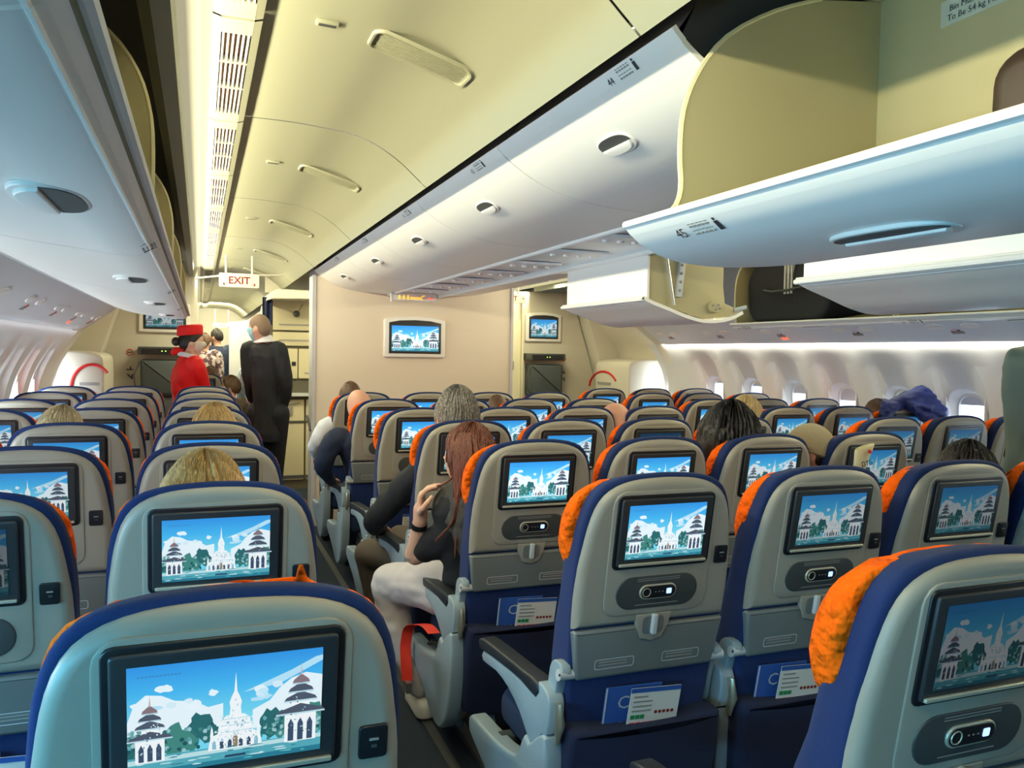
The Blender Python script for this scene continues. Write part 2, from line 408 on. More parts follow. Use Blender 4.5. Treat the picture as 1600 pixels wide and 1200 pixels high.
# aisle ceilings: curved panels with seams, grilles and the vent strip
CP = [(-.07, 2.20), (-.064, 2.232), (.0, 2.25), (.15, 2.262), (.30, 2.262), (.405, 2.255), (.50, 2.246), (.575, 2.225), (.64, 2.193), (.70, 2.153), (.75, 2.110), (.79, 2.075)]
CPs = catmull(CP[2:], 4)
def ceil_pt(s, left=True):                       # arc length from the first point of CPs
    for (x0, z0), (x1, z1) in zip(CPs, CPs[1:]):
        l = math.hypot(x1-x0, z1-z0)
        if s <= l: return x0+(x1-x0)*s/l, z0+(z1-z0)*s/l, (x1-x0)/l, (z1-z0)/l
        s -= l
    return CPs[-1][0], CPs[-1][1], .65, -.76
def cmap(y0, flip=False):
    def f(p):                                    # p=(s, depth above surface, y)
        x, z, tx, tz = ceil_pt(p[0]); nx, nz = -tz, tx
        x, z = x+nx*p[1], z+nz*p[1]
        return (mx(x) if flip else x, y0+p[2], z)
    return f
SEAMS = [-1.8, -.2, 1.4, 2.99, 4.6, 6.2, 7.8, 9.4, 11, 12.6, 14.2, 15.8, 17.4]
for flip in (False, True):
    fx = mx if flip else (lambda x: x)
    side = 'right' if flip else 'left'
    for a, c in zip(SEAMS, SEAMS[1:]):
        b = MB(); P = [(fx(x), z) for x, z in CPs]; b.prof(P, a+.004, c-.004)
        # turned-up edges at the seam
        b.prof([(fx(x), z+.012) for x, z in CPs], a-.004, a+.004, M['ceil'])
        o = b.build('ceiling_'+side, M['ceil']); structure(o)
        if a < 8:
            g = MB(cmap(a+.62, flip)); O = rrect(.40, .68, 0, .13, .03, 3); I = inset(O, .010)
            n = len(O); vs = [(x, .0005, y) for x, y in O]+[(x, -.007, y) for x, y in inset(O, .003)]+[(x, -.007, y) for x, y in inset(O, .009)]+[(x, .002, y) for x, y in inset(O, .012)]
            fs = [(j*n+k, j*n+(k+1) % n, (j+1)*n+(k+1) % n, (j+1)*n+k) for j in range(3) for k in range(n)]
            g.add(vs, fs, M['ceil'])
            for k in range(9):
                yy = .022+k*.0108; g.slab([(.42, yy), (.66, yy), (.66, yy+.004), (.42, yy+.004)], -.002, .001, m=M['ceil'])
            tag(g.build('air_grille', M['ceil']), 'curved rectangular air grille in the %s aisle ceiling, %s' % (side, ORD(SEAMS.index(a))), 'air grille', 'curved grilles in the aisle ceilings')
            q = MB(cmap(a+.62, flip)); O = rrect(.262, .318, .02, .05, .006, 2); q.slab(O, -.008, .002, .002, 0, M['ceil']); q.slab(inset(O, .007), -.0085, -.006, 0, 0, M['greydark'])
            tag(q.build('ceiling_indicator', M['ceil']), 'small rectangular grey indicator box on the %s aisle ceiling, %s' % (side, ORD(SEAMS.index(a))), 'indicator', 'small boxes on the aisle ceilings')
    # light lens beside the outboard bins
    b = MB(); P = [(fx(x), z) for x, z in CP[:3]+[(.03, 2.253)]]
    b.prof(P, Y0, 17.4); o = b.build('ceiling_light', M['lampglow'])
    tag(o, 'long glowing cream light strip running along the %s aisle ceiling beside the outboard bins' % side, 'ceiling light')
    # vent strip
    ys = [-1.67+.93*k for k in range(21)]
    for i, (a, c) in enumerate(zip(ys, ys[1:])):
        v = empty('ceiling_vent', (fx(.082), a, 2.25))
        tag(v, 'slatted ceiling vent housing over the %s aisle, %s' % (side, ORD(i)), 'ceiling vent', 'vent housings in the aisle ceilings')
        h = MB(); w2 = .060
        h.prof([(-w2, .012), (-w2+.004, -.008), (-.036, -.014)], .006, .924); h.prof([(.036, -.014), (w2-.004, -.008), (w2, .012)], .006, .924)
        for y0, y1 in ((.006, .10), (.315, .325), (.545, .555), (.83, .924)): h.box(-.037, .037, y0, y1, -.014, .006)
        h.build('vent_housing', M['ceil'], v)
        s = MB()
        for k in range(6):
            x = -.030+k*.012; s.box(x-.0022, x+.0022, .10, .83, -.013, .004)
        s.build('vent_slats', M['fascia'], v, smooth=0)
        d = MB(); d.box(-.036, .036, .10, .83, .004, .007); d.build('vent_backing', mat('vent_brown', (.16, .07, .03), .7), v, smooth=0)
# dark slot above the centre bins
for fx in (lambda x: x, mx):
    b = MB(); b.prof([(fx(.79), 2.075), (fx(.80), 2.10), (fx(.90), 2.21), (fx(1.2), 2.3), (fx(CX), 2.32)], Y0, 8.5); structure(b.build('trim_3', mat('slot_grey', (.10, .095, .08), .7)))

# ---------------------------------------------------------------- centre overhead bins
PROFC = catmull([(.868, 2.108), (.893, 2.083), (.93, 2.056), (.99, 2.020), (1.06, 1.990), (1.15, 1.966), (1.28, 1.950), (1.40, 1.943), (1.478, 1.940)], 3)
FAS = [(.868, 2.108), (.878, 2.097), (.893, 2.083)]
CSEAM = [-1.7, -.65, .40, 1.41, 2.43, 3.45, 4.47, 5.49, 6.80]
ROWN = {2.43: '43', 1.41: '44', 3.45: '42', 4.47: '41', 5.49: '40', .40: '45', -.65: '46', -1.7: '47'}
def latch(parent, o, t1, t2, w=.075, grip=None):
    q = MB(frame(o, t1, t2)); O = superel(0, 0, w, w*.42, 2.6, 28)
    q.slab(inset(O, -.006), -.003, .004, .003, 0, M['white']); l = q.build('latch', M['white'], parent)
    q = MB(frame(o, t1, t2)); n = len(O); top = [p for p in O if p[1] >= -.001]; bot = [p for p in O if p[1] <= .001]
    q.slab(sorted(set(top), key=lambda p: math.atan2(p[1], p[0])), -.0045, .002, 0, 0, grip or M['greydark']); q.build('latch_recess', grip or M['greydark'], l)
    q = MB(frame(o, t1, t2)); q.slab([(x*.92, z*.92-.001) for x, z in sorted(set(bot), key=lambda p: math.atan2(p[1], p[0]))], -.009, .002, .003, 0, M['white']); q.build('latch_paddle', M['white'], l)
def placard(parent, num, o, t1, t2, s=.036):
    q = MB(frame(o, t1, t2)); text_into(q, num, s, 0, -.012, M['dark'])
    for k, zz in enumerate((-.012, -.003, .006, .013)):
        for j in range(5): q.box(.052+j*.012, .060+j*.012, -.0009, 0, zz, zz+.0022 if k % 2 else zz+.004, M['seam'])
    q.ball((.128, -.0012, .014), (.0035, .0005, .0035), M['dark'], 8, 5); q.box(.123, .133, -.0012, 0, -.012, .009, M['dark'])
    q.build('row_placard', M['dark'], parent, smooth=0)
def loc_pt(loc, x, y, z): return loc((x, y, z))
def closed_bin(a, c, flip=False):
    fx = mx if flip else (lambda x: x)
    r = empty('overhead_bin', (fx(1.2), (a+c)/2, 1.95)); sidew = 'right' if flip else 'left'
    num = ROWN[a]
    tag(r, 'closed white centre overhead bin facing the %s aisle, row %s' % (sidew, num), 'overhead bin', 'closed centre bins')
    off = r.location
    loc = lambda p: (fx(p[0])-off[0], p[1]-off[1], p[2]-off[2])
    q = MB(loc); pr = [p for p in PROFC if p[0] >= .8925]; q.prof(pr, a+.004, c-.004, th=.012)
    q.build('bin_door', M['white'], r)
    q = MB(loc); q.prof(FAS, a+.002, c-.002, th=.012); q.build('bin_fascia', M['fascia'], r)
    q = MB(loc); q.prof([(.88, 2.10), (.95, 2.2), (1.35, 2.28), (1.47, 2.2), (1.47, 1.95)], a+.01, c-.01, closed=False)
    for yy in (a+.012, c-.012): q.add([(x, yy, z+.012) for x, z in pr+[(1.47, 2.2), (1.35, 2.28), (.95, 2.2)]], [tuple(range(len(pr)+3))])
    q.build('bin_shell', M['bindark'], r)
    s = 1 if not flip else -1
    latch(r, loc_pt(loc, 1.01, (a+c)/2-.02, 2.008), (0, -s, 0), (-s*.87, 0, .46))
    placard(r, num, loc_pt(loc, .882, a+.30, 2.0925), (0, -s, 0), (-s*.70, 0, .71), .026)
for a, c in zip(CSEAM, CSEAM[1:]):
    if a >= 1.4: closed_bin(a, c)
for a, c in zip(CSEAM, CSEAM[1:]):
    if a not in (3.45, 1.41): closed_bin(a, c, True)
# rail and centre service panel with reading lights
b = MB()
for x in (1.482, mx(1.482)): b.tube([(x, Y0, 1.936), (x, 6.8, 1.936)], .011, n=10)
structure(b.build('trim_4', M['fascia']))
b = MB(); b.prof([(1.482, 1.945), (1.51, 1.962), (CX, 1.966), (mx(1.51), 1.962), (mx(1.482), 1.945)], Y0, 6.8, th=.01); structure(b.build('trim_5', M['psu']))
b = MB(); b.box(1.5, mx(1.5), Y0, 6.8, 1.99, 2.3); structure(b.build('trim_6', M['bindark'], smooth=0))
for k in range(11):
    yy = .9+k*.55
    r = empty('reading_light_panel', (CX, yy, 1.96)); tag(r, 'reading light panel in the centre service channel, %s' % ORD(k), 'reading light', 'centre reading light panels')
    q = MB(); q.slab(rrect(-.16, .16, -.1, .1, .01, 2), -.012, 0, .004, 0, M['psu'], ax='z'); q.build('panel', M['psu'], r)
    for x in (-.10, -.03, .04, .11):
        q = MB(); q.tube([(x, 0, -.022), (x, 0, -.010)], [.012, .015], n=12); q.build('lamp_lens', M['fascia'], r)

# ---------------------------------------------------------------- opened bins: the bucket hangs lowered
def open_bin(name_label, fx, lipx, prof, back, y0, y1, panel, lat, sgn, zb, extra=None, panels=(True, True), group=None, paint=None):
    """prof = outer shell from the lip inboard->outboard, back = (x, ztop) of the back wall, panel = end panel outline"""
    r = empty('overhead_bin', (fx(lipx), (y0+y1)/2, prof[0][1])); tag(r, name_label, 'overhead bin', group)
    off = r.location; loc = lambda p: (fx(p[0])-off[0], p[1]-off[1], p[2]-off[2])
    P = catmull(prof, 4)
    if prof is PL:
        q = MB(loc); q.tube([(P[6][0], y0+.002, P[6][1]-.0005), (P[6][0], y1-.002, P[6][1]-.0005)], .0032, n=6); q.build('joint_ridge', M['fascia'], r)
    hh = .014 if P[-1][0] > P[0][0] else -.014
    q = MB(loc); q.prof(P[4:], y0+.004, y1-.004, th=hh); q.build('bin_door', M['white'], r)
    q = MB(loc); q.prof(P[:5], y0+.002, y1-.002, th=hh); q.tube([(P[0][0]+.004, y0+.002, P[0][1]+.001), (P[0][0]+.004, y1-.002, P[0][1]+.001)], .0075, n=8); q.build('bin_fascia', M['fascia'], r)
    q = MB(loc); xe = P[-1][0]
    q.prof([(P[3][0]+.01, P[3][1]+.016), (P[8][0], P[8][1]+.016), (xe-.02, P[-1][1]+.014), (xe, P[-1][1]+.03), (back[0], back[1])], y0+.006, y1-.006, th=.008)
    q.build('bin_lining', M['binin'], r)
    for yy, on in ((y0+.008, panels[0]), (y1-.016, panels[1])):
        if not on: continue
        q = MB(loc); q.slab(panel, yy, yy+.010, .003, .003, M['binin']); q.build('bin_side_panel', M['binin'], r)
        q = MB(loc); e = panel[:len(panel)-2]; q.tube([(x, yy+.005, z) for x, z in e], .0065, n=6); q.build('panel_edging', mat('bin_edging', (.78, .70, .42), .45), r)
    if lat: latch(r, loc((lat[0], lat[2], lat[1])), (0, -sgn, 0), (-sgn, 0, 0), .10, M['greydark'])
    return r, loc
ident = lambda x: x
# left outboard bins (lowered)
PL = [(-.075, 1.690), (-.090, 1.674), (-.113, 1.664), (-.165, 1.661), (-.222, 1.668), (-.38, 1.688), (-.50, 1.716), (-.585, 1.752)]
PANL = catmull([(-.118, 1.69), (-.104, 1.76), (-.100, 1.86), (-.104, 1.97), (-.130, 2.06), (-.185, 2.135), (-.27, 2.185), (-.40, 2.205)], 3)+[(-.62, 2.18), (-.60, 1.77)]
# centre-left lowered bin in row 45
P45 = [(.768, 1.712), (.785, 1.693), (.812, 1.674), (.86, 1.655), (.93, 1.645), (1.03, 1.645), (1.2, 1.662), (1.385, 1.70)]
PAN45 = catmull([(.80, 1.712), (.868, 1.745), (.890, 1.79), (.886, 1.86), (.892, 1.945), (.925, 2.025), (.99, 2.105), (1.103, 2.172), (1.22, 2.215)], 3)+[(1.39, 2.24), (1.388, 1.70)]
BL = [-2.2, -.8, .58, 1.98, 3.38, 4.80, 6.20]
LN = ['48', '47', '46', '45', '44', '43', '42']
for i, (a, c) in enumerate(zip(BL, BL[1:])):
    for side, fx, s in (('left', ident, -1), ('right', mx, 1)):
        if side == 'right' and a > 4.7: continue
        r, loc = open_bin('lowered white outboard bin over the %s window seats, %s' % (side, ['aft of the camera', 'beside the camera', 'nearest row ahead of the camera', 'second bin ahead of the camera', 'third bin ahead of the camera', 'last bin before the door'][i]), fx, PL[0][0], PL, (-.62, 2.2), a, c, PANL, (-.192, 1.6625, (a+c)/2, (-1.0, .03)), s, 0, group='lowered outboard bins')
        placard(r, ['47', '46', '45', '44', '43', '42'][i], loc((-.100, c-.22 if side == 'left' else c-.05, 1.6655)), (0, 1 if side == 'left' else -1, 0), (.84 if side == 'left' else -.84, 0, .5), .024)
# right outboard front bin: closed stub so the row ends at the door like the left
for side, fx in (('left', ident), ('right', mx)):
    # fixed cavity the buckets drop from, with its dark inside and inboard rail
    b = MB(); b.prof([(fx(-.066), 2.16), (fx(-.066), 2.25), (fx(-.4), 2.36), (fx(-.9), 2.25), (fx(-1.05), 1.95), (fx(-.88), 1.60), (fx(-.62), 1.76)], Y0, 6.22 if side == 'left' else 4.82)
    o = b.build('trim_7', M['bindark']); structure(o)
    b = MB(); b.prof([(fx(-.060), 2.205), (fx(-.064), 2.15), (fx(-.090), 2.145), (fx(-.12), 2.19)], Y0, 8.4, th=.008); structure(b.build('trim_8', mat('rail_grey', (.22, .23, .20), .5)))
    # service panel under the bins
    PS = catmull([(-.585, 1.768), (-.64, 1.722), (-.70, 1.675), (-.77, 1.625), (-.82, 1.592), (-.855, 1.578)], 3)
    b = MB(); b.prof([(fx(x), z) for x, z in PS], Y0, 6.95, th=-.01 if side == 'left' else .01)
    for j in range(22):
        yy = -.6+.34*j; b.prof([(fx(x-.0+.0012), z-.0014) for x, z in PS], yy, yy+.005, M['seam'])
    b.tube([(fx(-.595), Y0, 1.765), (fx(-.595), 6.95, 1.765)], .014, n=8)
    b.mats and b.mats.insert(0, M['psu']); b.m = [k for k in b.m]; structure(b.build('trim_9', None if b.mats else M['psu']))
    for k, yy in enumerate([1.2+.78*j for j in range(8)]):
        if yy > 6.8: continue
        r = empty('service_unit', (fx(-.72), yy, 1.66)); tag(r, 'service unit with oval lights and smoking sign under the %s bins, %s' % (side, ORD(k)), 'reading light unit', 'service units under the outboard bins')
        sx = -1 if side == 'left' else 1
        t1 = (0, 1, 0) if side == 'left' else (0, -1, 0); o3 = (sx*.02, 0, -.006)
        F = frame(o3, t1, (.80 if side == 'left' else -.80, 0, .60))
        q = MB(F); q.slab(rrect(-.19, .19, -.10, .10, .02, 3), -.004, .004, .003, 0, M['psu']); q.build('unit_plate', M['psu'], r)
        q = MB(F)
        q.slab(superel(-.12, .03, .065, .024, 2, 20), -.012, 0, .004, 0, M['fascia']); q.slab(superel(.12, .03, .065, .024, 2, 20), -.012, 0, .004, 0, M['fascia']); q.build('reading_lamp', M['fascia'], r)
        q = MB(F); q.slab(rrect(-.045, .045, -.045, .015, .004, 2), -.006, 0, 0, 0, M['seam'])
        q.tube([(.017*math.cos(t/8*math.pi)-.012, -.007, .010*math.sin(t/8*math.pi)-.012) for t in range(17)], .0015, M['red'], 5)
        q.box(.008, .028, -.0075, -.006, -.018, -.006, M['dark']); q.build('smoking_sign', M['seam'], r, smooth=0)
        if k in ((3, 6) if side == 'left' else (2, 5)):
            q = MB(F); q.slab(rrect(-.02, .05, -.075, -.05, .006, 2), -.008, 0, 0, 0, M['redlit']); q.build('seatbelt_sign', M['redlit'], r, smooth=0)
# row 45 bucket and the same kind behind the camera
r, loc = open_bin('lowered white centre bin marked 45 with its yellowish inside open to the left aisle', ident, .768, P45, (1.388, 2.26), .40, 1.41, PAN45, (.94, 1.6445, .915, (-1.0, .03)), 1, 0)
placard(r, '45', loc((.800, 1.27, 1.680)), (0, -1, 0), (-.80, 0, .60), .031)
q = MB(loc); q.slab([(.86, 2.122), (1.235, 2.122), (1.235, 2.172), (.86, 2.172)], 1.3765, 1.3805, ax='x', m=mat('placard_plate', (.55, .58, .48), .5)); q.build('capacity_placard', None, r, smooth=0)
q = MB(lambda p: loc((1.3763+p[1], 1.215-p[0], 2.132+p[2]))); text_into(q, 'Bin Must Be Latched', .017, 0, .016, M['dark']); text_into(q, 'To Be 54 kg Maximum', .017, -.004, -.002, M['dark']); q.build('placard_text', M['dark'], r, smooth=0)
q = MB(loc); q.box(1.0, 1.388, .42, 1.40, 2.236, 2.246); q.build('bin_top', M['binin'], r, smooth=0)
o, loc = open_bin('lowered white centre bin just aft of the bin marked 45', ident, .768, P45, (1.388, 2.26), -.65, .39, PAN45, (.94, 1.6445, -.13, (-1.0, .03)), 1, 0)
# centre-right lowered bins seen from behind
def back_bin(a, c, label):
    r = empty('overhead_bin', (2.2, (a+c)/2, 1.7)); tag(r, label, 'overhead bin', 'lowered centre bins facing the right aisle')
    off = r.location; loc = lambda p: (p[0]-off[0], p[1]-off[1], p[2]-off[2])
    P = catmull([(1.905, 1.722), (1.96, 1.700), (2.05, 1.672), (2.15, 1.640), (2.25, 1.622), (2.35, 1.628), (2.42, 1.648), (2.47, 1.672)], 4)
    q = MB(loc); q.prof(P, a, c, th=.016); q.build('bin_door', M['white'], r)
    q = MB(loc); q.box(1.935, 1.947, a+.01, c-.01, 1.708, 1.975); q.build('bin_back', M['fascia'], r, smooth=0)
    q = MB(loc); q.tube([(1.908, a, 1.722), (1.908, c, 1.722)], .009, n=8); q.build('bin_fascia', M['fascia'], r)
    for yy in (a+.02, c-.03):
        q = MB(loc); q.slab([(1.947, 1.975), (1.947, 1.715), (2.10, 1.68), (2.25, 1.64), (2.40, 1.66), (2.46, 1.69), (2.375, 1.72), (2.362, 1.80), (2.362, 1.975)], yy, yy+.012, .003, .003, M['binin']); q.build('bin_side_panel', M['binin'], r)
    yy = a
    q = MB(loc); q.tube([(2.03, yy, 1.93), (2.075, yy, 1.70)], .006, n=8); q.build('gas_strut', M['steel'], r)
    q = MB(loc); q.slab([(2.11, 1.95), (2.14, 1.95), (2.12, 1.74), (2.09, 1.74)], yy, yy+.018, .002, 0, M['light'])
    for k in range(5): q.ball((2.12-k*.004, yy-.001, 1.93-k*.04), .007, M['seam'], 8, 5)
    q.build('pivot_arm', M['light'], r)
    q = MB(loc); q.slab(superel(2.31, 1.70, .035, .027, 2.4, 20), yy, yy+.018, .002, 0, M['binin'])
    for dx, dz in ((-.018, .008), (0, -.012), (.014, .01), (.022, -.005)): q.ball((2.31+dx, yy-.001, 1.70+dz), .006, M['seam'], 8, 5)
    q.tube([(2.43, yy+.02, 1.69), (2.48, yy-.01, 1.705)], .010, m=M['light'], n=8)
    q.build('hinge_plate', M['binin'], r)
back_bin(3.30, 4.20, 'lowered bin with white back wall, strut and hinge bolts, hanging beyond the centre service channel')
back_bin(1.28, 2.27, 'lowered bin with white back and grey underside at the right, nearest the camera')
# reveal boards around the openings the buckets left
b = MB(); b.box(1.93, 1.94, 1.27, 4.47, 1.93, 2.3); structure(b.build('trim_10', M['fascia'], smooth=0))

# ---------------------------------------------------------------- luggage in the bins
def bag(name, label, c, s, m, cat='bag', stripes=False, rz=0):
    r = empty(name, c, rz); tag(r, label, cat)
    q = MB(); q.slab(rrect(-s[1], s[1], 0, s[2], min(s[1], s[2])*.35, 5), -s[0], s[0], .035, .035, M[m], ax='x', seg=4)
    for i, v in enumerate(q.v): n = noise.noise(Vector(v)*7)*.022; q.v[i] = (v[0]+n, v[1]+n, v[2]+n*.5)
    q.build('bag_body', M[m], r)
    q = MB(); q.tube([(-s[0]-.005, -s[1]*.5, s[2]*.55), (-s[0]-.04, -s[1]*.2, s[2]*.5), (-s[0]-.04, s[1]*.2, s[2]*.5), (-s[0]-.005, s[1]*.5, s[2]*.55)], .009); q.build('bag_handle', M['greydark'], r)
    if stripes:
        q = MB()
        for k in range(3): q.box(-s[0]-.012, -s[0]*.2, -.02-.032*k, -.006-.032*k, s[2]*.45, s[2]+.012)
        q.build('white_stripes', M['paper'], r, smooth=0)
bag('travel_bag', 'black travel bag with three white stripes lying in the right outboard bin', (3.78, 4.36, 1.70), (.2, .40, .40), 'bag', stripes=True)
bag('travel_bag', 'dark brown bag at the back of the open bin marked 45', (1.24, .785, 1.69), (.10, .155, .25), 'brownbag')
bag('backpack', 'dark backpack stowed in the left bin ahead of the yellow dividers', (-.36, 3.95, 1.735), (.16, .2, .34), 'bag', 'backpack')
bag('backpack', 'dark folded coat and bag in the second last left bin', (-.34, 4.45, 1.735), (.16, .16, .28), 'bag', 'backpack')
bag('travel_bag', 'black bag in the left bin nearest the door', (-.33, 5.4, 1.74), (.16, .22, .3), 'bag')
# ---------------------------------------------------------------- forward partitions
def wall_panel(name, pl, y0, y1, m, bev=.01): 
    b = MB(); b.slab(pl, y0, y1, bev, 0, m); return structure(b.build(name, m))
# centre bulkhead with its side
b = MB(); b.slab([(.875, 0), (2.60, 0), (2.60, 2.35), (.92, 2.35), (.875, 2.10)], 6.80, 7.04, .012, .012, M['bulk']); structure(b.build('wall_centre', M['bulk']))
b = MB(); b.box(.862, .876, 6.80, 7.05, 0, 2.12); b.box(.855, .885, 6.79, 6.815, 0, 2.10); b.box(2.59, 2.612, 6.785, 6.81, 0, 2.05)
structure(b.build('trim_11', mat('edge_post_grey', (.55, .55, .58), .4), smooth=0))
b = MB(); b.tube([(.852, 6.80, .80), (.852, 7.05, .90)], .012, n=6); structure(b.build('trim_12', M['greydark']))
# left and right partitions past the doors
wall_panel('wall_partition_left', [(-1.05, 0), (-.02, 0), (-.02, 2.3), (-.75, 2.3), (-.80, 1.75), (-.97, 1.37), (-1.05, 1.0)], 8.5, 8.56, M['cream'])
wall_panel('wall_partition_right', [(3.12, 0), (4.32, 0), (4.36, 1.0), (4.26, 1.3), (4.08, 1.87), (3.95, 2.16), (3.12, 2.16)], 8.5, 8.56, M['cream'])
b = MB(); b.box(3.36, 3.385, 8.46, 8.5, 0, 2.12); b.box(3.125, 3.355, 8.475, 8.5, .1, 1.83); structure(b.build('trim_13', mat('closet_cream', (.80, .74, .52), .5), smooth=0))
b = MB(); b.slab(rrect(3.19, 3.27, 1.28, 1.38, .01, 3), 8.462, 8.476, .004, 0, M['steel']); b.box(3.215, 3.24, 8.458, 8.464, 1.31, 1.35, M['black']); tag(b.build('door_latch', M['steel']), 'square steel latch on the cream closet door right of the bulkhead', 'latch')
# slanted lining between wall and doorway
for fx, side in ((mx, 'left'), (ident, 'right')):
    b = MB(); b.slab([(fx(4.28), 1.575), (fx(4.36), 1.45), (fx(4.46), 1.28), (fx(4.52), 1.0), (fx(4.52), 0), (fx(4.66), 0), (fx(4.66), 2.3), (fx(4.05), 2.3), (fx(3.98), 1.8)], 6.96, 7.16, .02, .02, M['cream']); structure(b.build('trim_14', M['cream']))
    b = MB(); b.slab([(fx(4.10), 1.84), (fx(4.27), 1.32), (fx(4.34), 1.0), (fx(4.34), 0), (fx(4.66), 0), (fx(4.66), 2.3), (fx(4.0), 2.3)], 8.30, 8.52, .02, .02, M['cream']); structure(b.build('trim_15', M['cream']))
    b = MB(); b.prof([(fx(4.62), 0), (fx(4.62), 1.2), (fx(4.45), 1.6), (fx(4.0), 2.0), (fx(3.9), 2.3)], 7.1, 8.4, th=.01); structure(b.build('trim_16', M['cream']))
    # the door: bustle with girt bar box, red arc and window
    r = empty('door_1' if side == 'left' else 'door_2', (fx(4.4), 7.75, 0)); structure(r, 'white cabin door with red arc beside the %s windows' % side)
    X = lambda x: x-4.4
    P = catmull([(-.20, .05), (-.24, .8), (-.26, 1.1), (-.26, 1.33), (-.23, 1.39), (-.15, 1.41), (-.02, 1.42)], 3) if side == 'right' else catmull([(.20, .05), (.24, .8), (.26, 1.1), (.26, 1.33), (.23, 1.39), (.15, 1.41), (.02, 1.42)], 3)
    q = MB(lambda p: (X(4.4+p[0]), p[1], p[2])); q.slab(P+([(.2, 1.42), (.2, .05)] if side == 'right' else [(-.2, 1.42), (-.2, .05)]), -.34, .42, .02, .02, M['cream']); q.build('door_bustle', M['cream'], r)
    q = MB(); F = lambda p: (X(4.4+p[0]), p[1], p[2])
    q.tube([(.17+.15*math.cos(a), -.345, 1.12+.19*math.sin(a)) if side == 'left' else (-.262, .22+.34*math.cos(a), 1.09+.19*math.sin(a)) for a in [math.radians((40 if side == 'left' else 5)+12*k) for k in range(13)]], .013, M['red'], 6); q.build('red_arc', M['red'], r)
    q = MB(F); (q.box(.08, .22, -.345, -.338, 1.14, 1.165, M['seam']), q.box(.10, .19, -.35, -.33, .96, 1.08, M['dark'])) if side == 'left' else (q.box(-.27, -.262, .05, .35, 1.14, 1.165, M['seam']), q.box(-.27, -.255, .3, .5, .96, 1.06, M['dark'])); q.build('door_marking', M['seam'], r, smooth=0)
    q = MB(F); q.slab(rrect(-.09, .10, .98, 1.30, .05, 4), .425, .44, .005, 0, M['wallp']); q.build('door_window_frame', M['wallp'], r)
    area('door_daylight', (fx(4.50), 7.22, 1.12), .1, .42, 2.4, (.75, .87, 1), (-.8 if side == 'right' else .8, .6, 0), up=(0, 0, 1))
# no-smoking roundel and little pictograms
def pictos(x, fx):
    q = MB(); Z = 1.41
    q.tube([(x+.028*math.cos(t/8*math.pi), 8.494, Z+.028*math.sin(t/8*math.pi)) for t in range(17)], .004, M['red'], 5); q.box(x-.015, x+.015, 8.492, 8.498, Z-.004, Z+.004, M['dark'])
    q.box(x-.03, x+.03, 8.494, 8.499, 1.24, 1.25, M['dark']); q.box(x+.0, x+.01, 8.494, 8.499, 1.25, 1.275, M['dark']); q.tube([(x-.02, 8.495, 1.20), (x+.02, 8.495, 1.16)], .005, M['dark'], 5); q.tube([(x+.02, 8.495, 1.20), (x+.02, 8.495, 1.155)], .004, M['dark'], 5)
    tag(q.build('pictogram', M['red'], smooth=0), 'no smoking roundel and small arrows on the %s partition beside the jump seat' % fx, 'sign')
pictos(-.62, 'left'); pictos(3.89, 'right')
# jump seats with their grey shelf
def jump(x0, x1, label, label2):
    r = empty('crew_shelf', ((x0+x1)/2, 8.4, 1.39)); tag(r, label2, 'shelf')
    w2 = (x1-x0)/2
    q = MB(); q.slab(rrect(-w2, w2, 0, .075, .01, 2), -.10, .1, .008, 0, M['greydark']); q.build('shelf_body', M['greydark'], r)
    q = MB(); q.slab(rrect(-w2+.03, w2-.03, .012, .058, .004, 2), -.106, -.1, 0, 0, M['black'])
    for k in (-.012, .02): q.ball((k, -.108, .035), .006, M['ledgreen'], 6, 4)
    q.build('indicator_panel', M['black'], r, smooth=0)
    r = empty('jump_seat', ((x0+x1)/2, 8.44, 0)); tag(r, label, 'jump seat')
    q = MB(); q.slab(rrect(-w2+.02, w2-.01, 1.0, 1.345, .02, 3), -.11, .06, .03, 0, M['jump']); q.build('back_cushion', M['jump'], r)
    q = MB(); q.slab(rrect(-w2+.03, w2-.04, .45, 1.0, .02, 3), -.08, .06, .02, 0, M['jump']); q.build('folded_seat', mat('jump_grey', (.13, .145, .15), .5), r)
    q = MB(); q.tube([(-w2+.02, -.09, 1.33), (-w2-.03, -.12, 1.2), (-w2-.02, -.12, 1.08), (-w2+.03, -.1, 1.0)], .008); q.build('harness_strap', M['greydark'], r)
jump(-.54, -.10, 'folded dark grey jump seat under the shelf on the left partition', 'grey crew shelf with green indicator lights above the left jump seat')
jump(3.40, 3.83, 'folded dark grey jump seat under the shelf on the right partition', 'grey crew shelf with green indicator lights above the right jump seat')

# ---------------------------------------------------------------- galley past the cross aisle
g = empty('galley_unit', (1.6, 8.7, 0)); tag(g, 'cream galley front with ovens, counter and carts behind the man in the black suit', 'galley')
gm = mat('galley_cream', (.62, .56, .36), .45)
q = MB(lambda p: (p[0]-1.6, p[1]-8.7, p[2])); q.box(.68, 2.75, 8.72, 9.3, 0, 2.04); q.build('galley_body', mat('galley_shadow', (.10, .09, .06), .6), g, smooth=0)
gl = lambda p: (p[0]-1.6, p[1]-8.7, p[2])
for (x0, x1, z0, z1) in ((.70, 1.22, 1.66, 2.0), (.70, 1.22, 1.50, 1.64), (.70, .95, 1.16, 1.47), (.96, 1.22, 1.16, 1.47), (1.24, 1.9, 1.5, 2.0), (1.92, 2.7, 1.5, 2.0)):
    q = MB(gl); q.slab(rrect(x0, x1, z0, z1, .008, 2), 8.695, 8.73, .004, 0, gm); d = q.build('galley_door', gm, g)
    q = MB(gl); q.box(x0+.06, x1-.10, 8.690, 8.697, z0+.05, z0+.065, M['seam']); q.box(x1-.06, x1-.02, 8.686, 8.697, (z0+z1)/2-.02, (z0+z1)/2+.02, M['black']); q.build('door_fitting', M['seam'], d, smooth=0)
